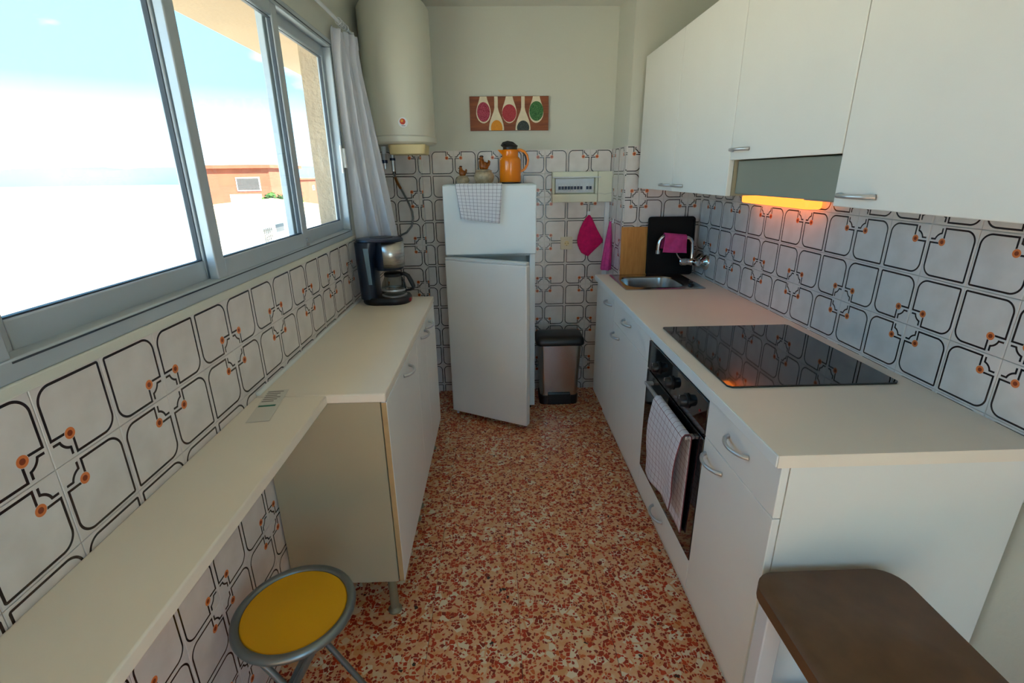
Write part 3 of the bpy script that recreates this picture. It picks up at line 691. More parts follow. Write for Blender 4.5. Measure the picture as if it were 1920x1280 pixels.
# thermos jug
tz = bt+.0085; tcx, tcy = .100, 3.245
th = thing('thermos_jug', 'orange thermos jug with black lid on the fridge', 'jug', (tcx, tcy, tz))
build(MB().lathe(tcx, tcy, [(.062, tz), (.066, tz+.002), (.066, tz+.008), (.064, tz+.009)], 40), 'base_ring', 'black_plastic', th, smooth=True)
build(MB().lathe(tcx, tcy, [(.064, tz+.009), (.0665, tz+.012), (.0665, tz+.125), (.065, tz+.140), (.060, tz+.150), (.052, tz+.156), (.0505, tz+.160), (.0505, tz+.190), (.053, tz+.196), (.050, tz+.198), (.02, tz+.199)], 44), 'jug_body', 'orange', th, smooth=True)
build(MB().add([(tcx-.048, tcy-.022, tz+.196), (tcx-.048, tcy+.022, tz+.196), (tcx-.078, tcy, tz+.198), (tcx-.049, tcy-.012, tz+.168), (tcx-.049, tcy+.012, tz+.168)], [(0, 1, 2), (0, 2, 3), (1, 4, 2), (3, 2, 4), (0, 3, 4, 1)]), 'spout', 'orange', th, smooth=True)
lid = build(MB().lathe(tcx, tcy, [(.044, tz+.198), (.044, tz+.212), (.046, tz+.214), (.042, tz+.224), (.025, tz+.230), (.005, tz+.231)], 32), 'lid', 'black_plastic', th, smooth=True)
build(MB().tube([(tcx-.052, tcy, tz+.218), (tcx-.04, tcy, tz+.233), (tcx-.015, tcy, tz+.238), (tcx+.015, tcy, tz+.233), (tcx+.045, tcy, tz+.214)], [.010, .014, .016, .015, .010], 14, flat=.7), 'thumb_lever', 'black_plastic', lid, smooth=True)
hp = [(tcx+.046, tcy, tz+.196), (tcx+.066, tcy, tz+.195), (tcx+.088, tcy, tz+.185), (tcx+.104, tcy, tz+.164), (tcx+.110, tcy, tz+.138), (tcx+.106, tcy, tz+.110), (tcx+.092, tcy, tz+.086), (tcx+.075, tcy, tz+.074), (tcx+.062, tcy, tz+.071)]
hn = build(MB().tube(hp, [.009, .009, .009, .009, .0085, .008, .0075, .007, .007], 12), 'jug_handle', 'orange', th, smooth=True)
build(MB().tube([(p[0]-.0075, p[1], p[2]-.002) for p in hp[2:6]], [.006, .008, .008, .006], 10), 'grip_inlay', 'black_plastic', hn, smooth=True)

# two stoneware jars with rooster lids
def jar(cx, cy, r, h, label, s):
    z = bt+.0085; t = thing('rooster_jar', label, 'jar', (cx, cy, z), 'stoneware jars on the fridge')
    build(MB().lathe(cx, cy, [(r*.62, z), (r*.85, z+h*.14), (r, z+h*.45), (r*.97, z+h*.66), (r*.80, z+h*.86), (r*.72, z+h*.92)], 32), 'jar_body', 'stone', t, smooth=True, angle=80)
    ldz = z+h*.92
    l = build(MB().lathe(cx, cy, [(r*.80, ldz), (r*.80, ldz+h*.05), (r*.6, ldz+h*.13), (r*.2, ldz+h*.17)], 30), 'lid', 'stone', t, smooth=True)
    z1 = ldz+h*.12
    build(MB().ball((cx, cy, z1+.016*s), (.023*s, .017*s, .021*s)).tube([(cx-.006*s, cy, z1+.018*s), (cx-.010*s, cy, z1+.036*s), (cx-.009*s, cy, z1+.047*s)], [.017*s, .013*s, .0095*s], 12).ball((cx-.011*s, cy, z1+.049*s), .0095*s), 'rooster_body', 'rooster', l, smooth=True, angle=80)
    build(MB().tube([(cx+.012*s, cy, z1+.016*s), (cx+.022*s, cy, z1+.026*s), (cx+.026*s, cy, z1+.036*s), (cx+.022*s, cy, z1+.042*s)], [.010*s, .009*s, .006*s, .003*s], 10), 'rooster_tail', 'rooster', l, smooth=True)
    build(MB().ball((cx-.010*s, cy, z1+.058*s), (.010*s, .004*s, .006*s), 10, 6).tube([(cx-.019*s, cy, z1+.049*s), (cx-.027*s, cy, z1+.047*s)], [.004*s, .001*s], 8), 'comb_and_beak', 'rooster_dark', l, smooth=True)
jar(-.064, 3.250, .064, .080, 'large speckled stoneware jar with a brown rooster lid', 1.32)
jar(-.198, 3.245, .043, .046, 'small squat stoneware jar with a brown rooster lid', .95)

# ------------------------------------------------------------------ back wall items
# spice canvas
yc1 = YB-.001; yc0 = YB-.019
pc = thing('canvas_picture', 'wide canvas print of five wooden spoons of spices', 'picture', (.105, YB, 1.827))
build(MB().box(-.147, .355, yc0, yc1, 1.828, 2.028), 'canvas', 'print_wood', pc, bev=.001)
def cpx(x, y): return (-.147+(x-297)/635*.502, 2.028-(y-598)/285*.2)
def blob(pts, name, mat, parent, lift):
    pts = [(x, min(max(y, 599), 881)) for x, y in pts]; pts = [cpx(*p) for p in pts]
    return build(MB().prism(pts, 'y', yc0-lift, yc0-lift+.0004), name, mat, parent)
def spoon_up(cx):
    prof = [(600, 27), (625, 32), (650, 40), (680, 50), (710, 57), (740, 59), (770, 54), (795, 42), (812, 25), (820, 8)]
    return [(cx+w, y) for y, w in prof]+[(cx-w, y) for y, w in reversed(prof)]
def spoon_down(cx):
    prof = [(600, 14), (690, 14), (720, 20), (755, 33), (790, 46), (825, 56), (860, 61), (881, 61)]
    return [(cx+w, y) for y, w in prof]+[(cx-w, y) for y, w in reversed(prof)]
def ell(cx, cy, a, b): return [(cx+a*math.cos(k*math.pi/14), cy+b*math.sin(k*math.pi/14)) for k in range(28)]
for pts, mat, e in ((spoon_up(407), 'sp_red', ell(407, 727, 52, 82)), (spoon_up(615), 'sp_chili', ell(614, 738, 57, 74)), (spoon_up(832), 'sp_green', ell(833, 722, 57, 82)), (spoon_down(509), 'sp_orange', ell(511, 862, 47, 68)), (spoon_down(725), 'sp_black', ell(726, 862, 50, 62))):
    s_ = blob(pts, 'printed_spoon', 'print_spoon', pc, .0005); blob(e, 'printed_spice', mat, s_, .001)

# fuse box
YT = YB-TT
fb = thing('fuse_box', 'cream wall fuse box with a row of blue breakers', 'fuse box', (.59, YT, 1.378))
hb_ = build(MB().box(.382, .684, YT-.052, YT, 1.379, 1.432).box(.382, .684, YT-.052, YT, 1.538, 1.573).box(.382, .396, YT-.052, YT, 1.432, 1.538).box(.668, .684, YT-.052, YT, 1.432, 1.538).box(.396, .668, YT-.020, YT, 1.432, 1.538), 'housing', 'cream', fb, bev=.003)
build(MB().box(.404, .660, YT-.040, YT-.021, 1.440, 1.530).box(.41, .655, YT-.043, YT-.040, 1.448, 1.506), 'inner_plate', 'white_plastic', fb, bev=.001)
for k in range(11):
    if k == 8: continue
    bx_k = .421+k*.0205
    br = build(MB().box(bx_k, bx_k+.0185, YT-.050, YT-.0435, 1.452, 1.498), 'breaker', 'white_plastic', fb, bev=.0008)
    build(MB().box(bx_k+.002, bx_k+.0165, YT-.057, YT-.050, 1.461, 1.481), 'toggle', 'blue_toggle', br, bev=.001)
build(MB().box(.398, .666, YT-.0515, YT-.0505, 1.434, 1.536), 'visor_window', 'visor', fb)
build(MB().box(.386, .700, YT-.066, YT-.0525, 1.534, 1.541), 'visor_edge', 'white_plastic', fb, bev=.002)
cv = build(MB().box(.687, .796, YT-.050, YT, 1.379, 1.573), 'side_cover', 'cream', fb, bev=.003)
build(MB().tube([(.690, YT-.0505, 1.436), (.71, YT-.0505, 1.433), (.735, YT-.0505, 1.428), (.76, YT-.0505, 1.434), (.793, YT-.0505, 1.438)], .0008, 6), 'groove', 'gasket', cv)
tag(build(MB().box(.746, .777, YT-.022, YT-.0005, .50, 1.377), 'cable_trunking', 'white_plastic', bev=.002), 'white vertical cable trunking below the fuse box', 'trunking')

# wall socket
sc = thing('wall_socket', 'cream wall socket on the tiles right of the fridge', 'socket', (.492, YT, 1.06))
sx_, sz_ = .492, 1.103
build(MB().box(sx_-.042, sx_+.042, YT-.009, YT, sz_-.043, sz_+.043), 'plate', 'socket', sc, bev=.003)
build(MB().tube([(sx_, YT-.0092, sz_), (sx_, YT-.013, sz_)], .022, 28), 'insert_ring', 'socket', sc, smooth=True)
build(MB().tube([(sx_, YT-.0131, sz_), (sx_, YT-.0134, sz_)], .0175, 28), 'recess', 'boiler_cap', sc)
for q in (-.0095, .0095): build(MB().tube([(sx_+q, YT-.0134, sz_), (sx_+q, YT-.0139, sz_)], .0028, 12), 'pin_hole', 'black_plastic', sc)
build(MB().box(sx_-.002, sx_+.002, YT-.0139, YT-.0134, sz_-.0165, sz_-.0115), 'earth_clip', 'black_plastic', sc)

# pink cloths on hooks
def hook(x, y, z, label, nx, ny):
    t = thing('wall_hook', label, 'hook', (x, y, z), 'adhesive wall hooks')
    if ny: build(MB().box(x-.011, x+.011, y-.004, y, z-.016, z+.016), 'hook_plate', 'white_plastic', t, bev=.002); build(MB().tube([(x, y-.004, z-.006), (x, y-.012, z-.012), (x, y-.018, z-.008), (x, y-.019, z+.002)], .0035, 8), 'hook_arm', 'white_plastic', t, smooth=True)
    else: build(MB().box(x-.004, x, y-.011, y+.011, z-.016, z+.016), 'hook_plate', 'white_plastic', t, bev=.002); build(MB().tube([(x-.004, y, z-.006), (x-.012, y, z-.012), (x-.018, y, z-.008), (x-.019, y, z+.002)], .0035, 8), 'hook_arm', 'white_plastic', t, smooth=True)
hook(.640, YT, 1.300, 'small white hook holding the dark pink cloth', 0, 1)
hook(PX-TT, 3.300, 1.262, 'small white hook on the pier side with a pink cloth', 1, 0)
out_l = [(0, .637), (.07, .618), (.18, .598), (.34, .578), (.5, .566), (.62, .562), (.74, .568), (.86, .585), (.93, .597), (1.0, .636)]
out_r = [(0, .643), (.07, .660), (.18, .675), (.34, .698), (.5, .724), (.60, .742), (.66, .741), (.76, .715), (.88, .680), (1.0, .646)]
def interp(tab, v):
    for (a, p), (b, q) in zip(tab, tab[1:]):
        if v <= b: return p+(q-p)*(v-a)/(b-a)
    return tab[-1][1]
def cloth1(u, v):
    l, r_ = interp(out_l, v), interp(out_r, v); x = l+(r_-l)*u
    return (x, YT-.019-.010*math.sin(math.pi*u)*(.5+v*.4)-.004*math.sin(10*u+3*v), 1.292-.276*v)
tag(build(MB().grid(cloth1, 20, 26), 'microfibre_cloth', 'pink', solid=.004, smooth=True, angle=80), 'dark pink cloth hanging by its corner beside the socket', 'cloth')
def cloth2():
    lp = []
    for k in range(15):
        v = k/14; rx = .006+.027*v**.75; ry = .008+.030*v**.8; cx_ = PX-TT-.020-.018*v; cy_ = 3.300-.004*v; l = []
        for j in range(40):
            a = 2*math.pi*j/40; f = 1+.22*math.cos(5*a+.6*v)*min(1, v*2)
            l.append((min(cx_+rx*f*math.cos(a), PX-TT-.002), cy_+ry*f*math.sin(a), 1.260-.318*v))
        lp.append(l)
    return MB().loft(lp)
tag(build(cloth2(), 'microfibre_cloth', 'pink2', smooth=True, angle=80), 'narrow folded pink cloth hanging at the pier corner', 'cloth')

# pedal bin
pb = thing('pedal_bin', 'tapered steel pedal bin with black lid beside the fridge', 'bin', (.425, 3.26, 0))
def brect(w, d, z, yf, r=.035): return rrect(.425, yf+d/2, w, d, r, z, 6)
build(MB().loft([brect(.266, .165, .072, 3.172), brect(.296, .190, .452, 3.150)], True, True), 'bin_body', 'steel_sink', pb, smooth=True)
build(MB().loft([brect(.272, .17, .002, 3.168), brect(.275, .172, .071, 3.167)]), 'bin_base', 'black_plastic', pb, bev=.004)
build(MB().box(.345, .505, 3.152, 3.172, .008, .088), 'pedal', 'black_plastic', pb, bev=.004)
lidb = MB().loft([brect(.322, .212, .4525, 3.136), brect(.332, .220, .460, 3.132), brect(.332, .220, .480, 3.132), brect(.324, .212, .498, 3.138), brect(.302, .190, .510, 3.150), brect(.200, .110, .514, 3.19)])
build(lidb, 'bin_lid', 'black_plastic', pb, smooth=True, angle=50)

# ------------------------------------------------------------------ boiler
bcx, bcy, br_ = -.540, 3.160, .195
bo = thing('water_heater', 'tall cream electric water heater hung in the corner', 'water heater', (bcx, bcy, 1.67))
build(MB().lathe(bcx, bcy, [(br_, 1.775), (br_, 2.42), (br_-.02, 2.45), (.08, 2.465)], 64), 'tank', 'boiler', bo, smooth=True)
build(MB().lathe(bcx, bcy, [(br_-.03, 1.728), (br_-.004, 1.732), (br_+.006, 1.742), (br_+.006, 1.768), (br_, 1.7745)], 64), 'bottom_ring', 'boiler', bo, smooth=True)
build(MB().loft([rrect(bcx+.048, bcy-.06, .212, .22, .03, 1.7275), rrect(bcx+.048, bcy-.06, .202, .21, .03, 1.676)]), 'bottom_cover', 'boiler_cap', bo, bev=.003)
def on_tank(ang, z, r=br_): return Vector((bcx+r*math.sin(ang), bcy-r*math.cos(ang), z))
ba = R(13); bc_ = on_tank(ba, 1.838); nrm = Vector((math.sin(ba), -math.cos(ba), 0))
bg = build(MB().tube([bc_-nrm*.004, bc_+nrm*.004, bc_+nrm*.005], [.027, .027, .024], 28), 'badge', 'white_plastic', bo, smooth=True)
tv = Vector((math.cos(ba), math.sin(ba), 0))
build(MB().tube([bc_+nrm*.005+Vector((0, 0, .004))-tv*.003, bc_+nrm*.0062+Vector((0, 0, .004))-tv*.003], .0155, 22), 'badge_emblem', 'badge_red', bg)
build(MB().tube([bc_+nrm*.0062+Vector((0, 0, .008))-tv*.006, bc_+nrm*.0068+Vector((0, 0, .008))-tv*.006], .007, 16), 'badge_emblem', 'badge_gold', bg)
build(MB().tube([bc_+nrm*.0055+Vector((0, 0, -.017))-tv*.010, bc_+nrm*.0055+Vector((0, 0, -.017))+tv*.010], .0013, 6), 'badge_text', 'black_plastic', bg)
vx, vy = -.655, 3.16
v1 = build(MB().cyl((vx, vy, 1.685), (vx, vy, 1.730), .014, 18), 'inlet_pipe', 'white_plastic', bo, smooth=True)
build(MB().cyl((vx, vy, 1.650), (vx, vy, 1.685), .016, 6).cyl((vx, vy, 1.600), (vx, vy, 1.632), .008, 12), 'valve_body', 'satin', v1)
build(MB().cyl((vx, vy, 1.632), (vx, vy, 1.650), .018, 16), 'valve_collar', 'valve_blue', v1)
vx2, vy2 = -.615, 3.20
v2 = build(MB().cyl((vx2, vy2, 1.66), (vx2, vy2, 1.730), .011, 16), 'outlet_pipe', 'satin', bo, smooth=True)
build(MB().cyl((vx2, vy2, 1.648), (vx2, vy2, 1.662), .017, 16), 'valve_collar', 'valve_blue', v2)
build(MB().cyl((vx2, vy2, 1.585), (vx2, vy2, 1.648), .011, 12), 'valve_body', 'satin', v2, smooth=True)
hs = [(vx2, vy2, 1.59), (vx2+.002, vy2+.02, 1.555), (-.607, 3.25, 1.52), (-.597, 3.29, 1.485), (-.580, 3.33, 1.435), (-.562, 3.36, 1.385), (-.548, 3.375, 1.335), (-.545, 3.378, 1.29), (-.560, 3.379, 1.24), (-.595, 3.379, 1.20), (-.645, 3.380, 1.178), (-.70, 3.385, 1.172)]
build(MB().tube(hs, .0065, 10), 'hose', 'hose', bo, smooth=True)
build(MB().tube([hs[1], hs[2], hs[3]], [.0085, .0095, .0085], 10), 'hose_fitting', 'brass', bo, smooth=True)

# ------------------------------------------------------------------ curtain
cr = thing('curtain_rod', 'thin curtain rod above the window', 'curtain rod', (-.70, 2.0, 2.235))
build(MB().cyl((-.705, .55, 2.240), (-.705, 2.90, 2.240), .008, 14), 'rod', 'white_paint', cr, smooth=True)
for yy in (.6, 2.88): build(MB().box(XL, -.695, yy-.006, yy+.006, 2.232, 2.248), 'bracket', 'white_paint', cr)
for k in range(4):
    yy = 2.65+k*.04
    build(MB().tube([(-.705+.014*math.cos(a*math.pi/8), yy, 2.240+.014*math.sin(a*math.pi/8)) for a in range(17)], .002, 6), 'ring', 'white_paint', cr, smooth=True)
ct = thing('curtain', 'white gathered curtain hanging right of the window', 'curtain', (-.66, 2.7, 1.22))
A0, A1 = Vector((-.740, 2.628, 0)), Vector((-.664, 2.775, 0)); B0, B1 = Vector((-.743, 2.675, 0)), Vector((-.545, 2.838, 0))
def curt(u, v):
    k = v**1.15; a = A0.lerp(B0, k); b = A1.lerp(B1, k); p = a.lerp(b, u); n = Vector((b-a)).normalized().cross(Vector((0, 0, 1)))
    amp = .014+.016*k; off = amp*math.sin(u*math.pi*2*1.75+.5*math.sin(3*v)+.6)+amp*.30*math.sin(u*math.pi*2*4.3+2*v)
    fl_ = .014*max(0, 1-v*7)*math.sin(u*34)
    p = p+n*(-abs(off)*1.3+amp-.004+fl_)
    p.x = max(p.x, -.743)
    z = 2.205-.022*u+.014*abs(math.sin(u*15))*max(0, 1-v*14); return (p.x, p.y, z-(z-(1.236+.003*math.sin(u*9)))*v)
build(MB().grid(curt, 110, 60), 'curtain_cloth', 'curtain', ct, smooth=True, angle=80, solid=.0015)
hdg = MB().grid(lambda u, v: (lambda q: (q[0]-.0045*(-1), q[1]-.004, q[2]+.004-.0*v))(curt(u, v*.05)), 110, 5)
build(hdg, 'heading_tape', 'curtain', ct, smooth=True, angle=80)

# ------------------------------------------------------------------ coffee maker
cz = LZ+.0005; cmx, cmy = -.590, 2.600
cm = thing('coffee_maker', 'dark navy drip coffee maker with steel band', 'coffee maker', (cmx, cmy, LZ))
def cl(x0, x1, w, z, r): return rrect((x0+x1)/2, cmy, x1-x0, w, r, z, 8)
build(MB().loft([cl(-.708, -.463, .190, cz, .085), cl(-.712, -.459, .196, cz+.008, .088), cl(-.711, -.460, .195, cz+.026, .088), cl(-.706, -.466, .186, cz+.036, .085)]), 'base', 'black_plastic', cm, smooth=True)
build(MB().loft([cl(-.712, -.628, .176, cz+.030, .04), cl(-.714, -.630, .178, cz+.12, .04), cl(-.718, -.630, .184, cz+.22, .04), cl(-.721, -.600, .180, cz+.322, .05)]), 'tank_column', 'navy', cm, smooth=True)
build(MB().loft([rrect(-.648, cmy-.0895, .018, .006, .0028, cz+.11, 3), rrect(-.655, cmy-.0935, .026, .006, .0028, cz+.295, 3)]), 'water_gauge', 'gauge', cm, smooth=True)
build(MB().loft([cl(-.632, -.495, .125, cz+.175, .06), cl(-.632, -.488, .136, cz+.182, .066), cl(-.632, -.486, .140, cz+.190, .068)]), 'basket_bottom', 'navy', cm, smooth=True)
def arcband(z, r0):
    return [(-.555+r0*math.cos(a), cmy+r0*math.sin(a), z) for a in [math.pi*(-.5)-.65+k*(math.pi+1.3)/28 for k in range(29)]]
build(MB().loft([cl(-.640, -.484, .141, cz+.190, .068), cl(-.640, -.482, .145, cz+.322, .070)]), 'basket', 'navy', cm, smooth=True)
bl0, bl1 = arcband(cz+.190, .0725), arcband(cz+.3215, .0745)
build(MB().loft([bl0, bl1], False, False, closed=False), 'steel_band', 'steel', cm, smooth=True, solid=.002, angle=70)
build(MB().loft([cl(-.722, -.484, .178, cz+.3222, .085), cl(-.724, -.481, .184, cz+.327, .088), cl(-.720, -.486, .176, cz+.334, .085), cl(-.690, -.51, .13, cz+.339, .06)]), 'top_lid', 'navy', cm, smooth=True)
build(MB().loft([cl(-.655, -.53, .10, cz+.336, .048), cl(-.65, -.535, .09, cz+.3425, .044)]), 'lid_inset', 'black_plastic', cm, smooth=True)
ccx = -.548
build(MB().lathe(ccx, cmy, [(.066, cz+.036), (.066, cz+.040), (.060, cz+.041)], 32), 'hotplate', 'satin', cm, smooth=True)
build(MB().box(-.468, -.455, cmy-.042, cmy-.014, cz+.009, cz+.027), 'switch', 'red_switch', cm, bev=.003)
cf = thing('coffee_carafe', 'glass coffee carafe with black handle in the coffee maker', 'carafe', (ccx, cmy, cz+.042))
c0 = cz+.042
build(MB().lathe(ccx, cmy, [(.055, c0), (.064, c0+.006), (.066, c0+.03), (.060, c0+.060), (.048, c0+.088), (.043, c0+.100)], 36, cap1=False), 'glass_jug', 'carafe', cf, smooth=True, angle=80)
build(MB().lathe(ccx, cmy, [(.046, c0+.096), (.047, c0+.100), (.047, c0+.110), (.040, c0+.116), (.02, c0+.118)], 30), 'carafe_lid', 'black_plastic', cf, smooth=True)
build(MB().lathe(ccx, cmy, [(.0665, c0+.022), (.0672, c0+.024), (.0672, c0+.030), (.0665, c0+.032)], 36, cap0=False, cap1=False), 'level_band', 'satin', cf, smooth=True)
hd_ = Vector((.96, -.28, 0)).normalized()
def hpnt(r, z): return (ccx+hd_.x*r, cmy+hd_.y*r, c0+z)
build(MB().tube([hpnt(.044, .106), hpnt(.066, .111), hpnt(.086, .100), hpnt(.102, .072), hpnt(.113, .045), hpnt(.110, .032), hpnt(.094, .026), hpnt(.066, .022)], [.009, .010, .0115, .012, .011, .009, .007, .006], 12), 'carafe_handle', 'black_plastic', cf, smooth=True)
build(MB().tube([hpnt(.050, .092), hpnt(.062, .062), hpnt(.068, .030)], .0045, 8), 'handle_brace', 'black_plastic', cf, smooth=True)

# ------------------------------------------------------------------ stools
st = thing('folding_stool', 'round yellow stool with grey metal rim under the shelf', 'stool', (-.563, 1.042, 0))
scx, scy, szt = -.563, 1.042, .46
build(MB().lathe(scx, scy, [(.134, szt-.020), (.136, szt-.004), (.132, szt), (.06, szt+.002), (.005, szt+.0025)], 56), 'seat', 'yellow', st, smooth=True)
build(MB().tube([(scx+.146*math.cos(k*math.pi/32), scy+.146*math.sin(k*math.pi/32), szt-.006) for k in range(65)], .0125, 12, cap=False), 'seat_rim', 'stool_metal', st, smooth=True)
build(MB().lathe(scx, scy, [(.135, szt-.024), (.135, szt-.0205)], 40), 'seat_underside', 'black_plastic', st)
def legframe(s, wy, yo):
    pts = []
    x_top, x_bot = scx-s*.085, scx+s*.135
    return MB().tube([(x_top, scy+yo-wy, szt-.034), (x_top, scy+yo+wy, szt-.034)], .0085, 10), [MB().tube([(x_top, scy+yo+q*wy, szt-.030), (scx, scy+yo+q*wy, .27), (x_bot, scy+yo+q*wy, .012)], .009, 12) for q in (-1, 1)], MB().tube([(x_bot-s*.012, scy+yo-wy, .045), (x_bot-s*.012, scy+yo+wy, .045)], .0085, 10)
for s, wy in ((1, .092), (-1, .070)):
    top_, legs_, bot_ = legframe(s, wy, 0)
    build(top_, 'top_bar', 'stool_metal', st, smooth=True)
    for b in legs_: build(b, 'leg', 'stool_metal', st, smooth=True)
    build(bot_, 'foot_bar', 'stool_metal', st, smooth=True)
for q in (-.081, .081): build(MB().cyl((scx, scy+q-.020, .27), (scx, scy+q+.020, .27), .005, 10), 'pivot', 'stool_metal', st)
for s in (1, -1):
    for q in (-1, 1):
        wy = .092 if s > 0 else .070; xb_ = scx+s*.135
        build(MB().cyl((xb_, scy+q*wy, 0), (xb_, scy+q*wy, .022), .012, 12), 'foot_cap', 'black_plastic', st)

bs = thing('bar_stool', 'white stool with a thick brown seat beside the cabinet end', 'stool', (.78, .755, 0))
build(MB().loft([rrect(.78, .755, .34, .34, .05, .590), rrect(.78, .755, .36, .36, .06, .600), rrect(.78, .755, .36, .36, .06, .632), rrect(.78, .755, .33, .33, .06, .645)]), 'seat', 'brown_seat', bs, smooth=True)
for sx in (-1, 1):
    for sy in (-1, 1): build(MB().box(.78+sx*.135-.022, .78+sx*.135+.022, .755+sy*.135-.022, .755+sy*.135+.022, 0, .590), 'leg', 'white_paint', bs, bev=.003)
for sy in (-1, 1): build(MB().box(.67, .89, .755+sy*.135-.010, .755+sy*.135+.010, .22, .25), 'stretcher', 'white_paint', bs, bev=.002)

# towel on the oven handle
def oven_towel():
    b = MB(); y0, y1 = 1.400, 1.700; zt = .7445
    def fn(u, v):
        y = y0+(y1-y0)*u
        Lf, Lb = .335, .37; tot = Lf+Lb+.03; s = v*tot
        if s < Lf:
            q = 1-s/Lf; z = zt-.004-Lf*q*(.93+.10*u); x = .599-.004-.010*math.sin(math.pi*min(1, q*1.3))-.006*math.sin(8*u+2*q)*q
            y += q*(.035*(1-u)*1.0+.03*u); return (x, y, z)
        s -= Lf
        if s < .03: a = math.pi*s/.03; return (.6125-.0125*math.cos(a), y, zt+.001+.004*math.sin(a))
        q = (s-.03)/Lb; z = zt-.004-Lb*q*(1.06-.05*u); return (.6265+.004*q+.002*math.sin(9*u)*q, y+.012*q, z)
    return b.grid(fn, 32, 60, lambda u, v: (u*.30, v*.735))
tag(build(oven_towel(), 'tea_towel', 'towel_b', solid=.004, smooth=True, angle=80, loc=(.6, 1.55, .4)), 'pale checked tea towel hanging on the oven handle', 'towel')

# ------------------------------------------------------------------ outside, seen through the window
struct(build(MB().box(-1200, -3, -300, 1500, -9.2, -9), 'ground', 'street', loc=(-300, 300, -9.2)), 'sunlit ground outside')
def far_house(name, label, x0, x1, y0, y1, z1, mat, wins=(), roof=None):
    t = thing(name, label, 'building', ((x0+x1)/2, (y0+y1)/2, -9), 'buildings seen through the window')
    w = build(MB().box(x0, x1, y0, y1, -9, z1), 'house_wall', mat, t)
    if roof == 'flat': build(MB().box(x0-.3, x1+.3, y0-.3, y1+.3, z1, z1+.35), 'parapet', mat, t)
    if roof == 'gable':
        ym = (x0+x1)/2; h = (x1-x0)*.075
        build(MB().prism([(x0-.4, z1), (x1+.4, z1), (ym, z1+h)], 'y', y0-.4, y1+.4), 'roof', 'roof_tile', t)
    for face, a0, a1, c0_, c1_, kind in wins:
        if face == 's': f = MB().box(a0, a1, y0-.06, y0+.02, c0_, c1_); p = MB().box(a0+.1, a1-.1, y0-.08, y0-.06, c0_+.1, c1_-.1)
        else: f = MB().box(x1-.02, x1+.06, a0, a1, c0_, c1_); p = MB().box(x1+.06, x1+.08, a0+.1, a1-.1, c0_+.1, c1_-.1)
        wo_ = build(f, 'window', 'house_white', w); build(p, 'window_pane', 'far_window', wo_)
    return t
far_house('apartment_block', 'orange apartment block with white balconies, leftmost outside the window', -33, -23.9, 56, 64.5, 2.5, 'terracotta', [('s', -27.5, -25, .2, 1.6, 0), ('s', -27.5, -25, -2.6, -1.2, 0), ('e', 60.5, 61.5, .3, 1.4, 0), ('e', 60.5, 61.5, -1.6, -.5, 0)], 'flat')
bl_ = thing('balcony', 'white balcony on the orange apartment block', 'balcony', (-25, 55.4, -.9)); build(MB().box(-27.8, -24.6, 54.8, 55.99, -.95, -.8), 'balcony_slab', 'house_white', bl_); build(MB().box(-27.8, -24.6, 54.8, 54.95, -.8, -.1), 'balcony_rail', 'house_white', bl_)
far_house('apartment_block', 'plain orange building beside the plastered window reveal', -52, -40, 108, 122, 1.0, 'terracotta', [('e', 114.6, 115.8, -1.2, -.2, 0), ('e', 117.5, 118.7, -1.2, -.2, 0)], 'flat')
far_house('low_house', 'long far cream house row near the skyline', -75, -60, 140, 185, .4, 'house_cream', [('e', 150, 152, -2.4, -1.2, 0), ('e', 160, 162, -2.4, -1.2, 0)], 'flat')
far_house('low_house', 'white house with a pale tiled gable roof below the window', -17, -10.4, 22, 30.5, -.28, 'house_white', [('e', 23.9, 25.0, -1.0, -.45, 0)], 'gable')
far_house('low_house', 'cream house with tiled roof behind the white gable house', -22, -13.5, 33.5, 41, -.65, 'house_cream', [('e', 38, 39, -2.0, -1.3, 0)], 'gable')
far_house('low_house', 'white flat house with a terrace nearest outside the window', -9.5, -4.6, 9.5, 20, -1.6, 'house_white', [('e', 12, 13, -3, -2, 0)], 'flat')
gr = thing('iron_grille', 'dark arched iron grille on the white house', 'grille', (-10.3, 23, -1))
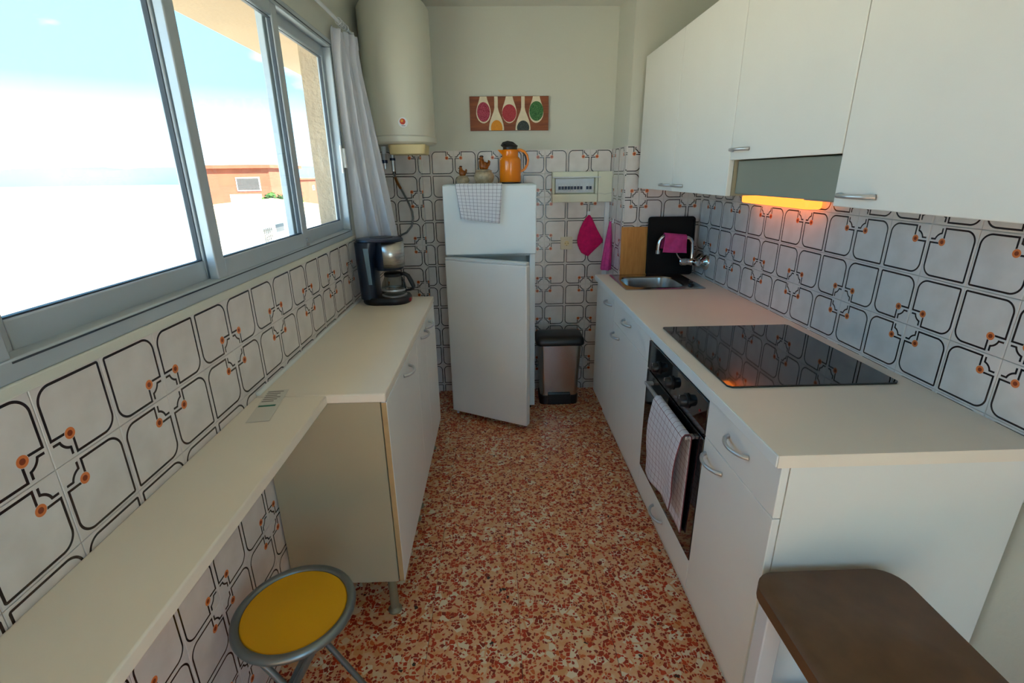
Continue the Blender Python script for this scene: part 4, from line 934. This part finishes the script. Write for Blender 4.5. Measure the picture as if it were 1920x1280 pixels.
for k in range(5): build(MB().tube([(-10.3, 22.7+k*.18, -1.4), (-10.3, 22.7+k*.18, -.62)], .02, 6), 'bar', 'far_metal', gr)
for k in range(3): build(MB().tube([(-10.3, 22.6, -1.3+k*.3), (-10.3, 23.5, -1.3+k*.3)], .02, 6), 'cross_bar', 'far_metal', gr)
def tree(label, x, y, ztop, r, n=260):
    t = thing('tree', label, 'tree', (x, y, -9), 'trees outside the window'); b = MB(); rnd = random.Random(int(x*10+y))
    for _ in range(n):
        a = rnd.uniform(0, 6.28); q = rnd.uniform(-1, 1); rr = r*rnd.uniform(.55, 1.02); s = math.sqrt(1-q*q)
        c = Vector((x+rr*s*math.cos(a), y+rr*s*math.sin(a), ztop-r*.8+rr*q*.8)); k = r*rnd.uniform(.10, .2)
        d1 = Vector((rnd.uniform(-1, 1), rnd.uniform(-1, 1), rnd.uniform(-1, 1))).normalized()*k; d2 = Vector((rnd.uniform(-1, 1), rnd.uniform(-1, 1), rnd.uniform(-1, 1))).normalized()*k
        b.add([c-d1, c+d2, c+d1, c-d2], [(0, 1, 2, 3)])
    b.ball((x, y, ztop-r*.8), (r*.72, r*.72, r*.6), 12, 8)
    build(b, 'crown', 'green_leaf', t); build(MB().tube([(x, y, -9), (x, y, ztop-r)], [.3, .2], 8), 'trunk', 'bark', t)
tree('round green tree in front of the orange apartment block', -18.9, 44.6, .25, 1.3)
tree('small green tree behind the tiled roofs', -20.6, 52.0, .05, 1.5)
hl = MB(); rnd = random.Random(4)
hs_ = [(-1100+i*60, 900+20*math.sin(i), 9+9*abs(math.sin(i*.9))+5*rnd.random()) for i in range(26)]
for (a, b_) in zip(hs_, hs_[1:]): pass
loops = [[(p[0], p[1], -9) for p in hs_], [(p[0], p[1]+10, p[2]) for p in hs_], [(p[0], p[1]+120, p[2]+3) for p in hs_], [(p[0], p[1]+260, -9) for p in hs_]]
struct(build(MB().loft(loops, False, False, closed=False), 'hills', 'hills', loc=(-400, 950, -9), smooth=True, angle=80), 'hazy blue hills on the skyline')
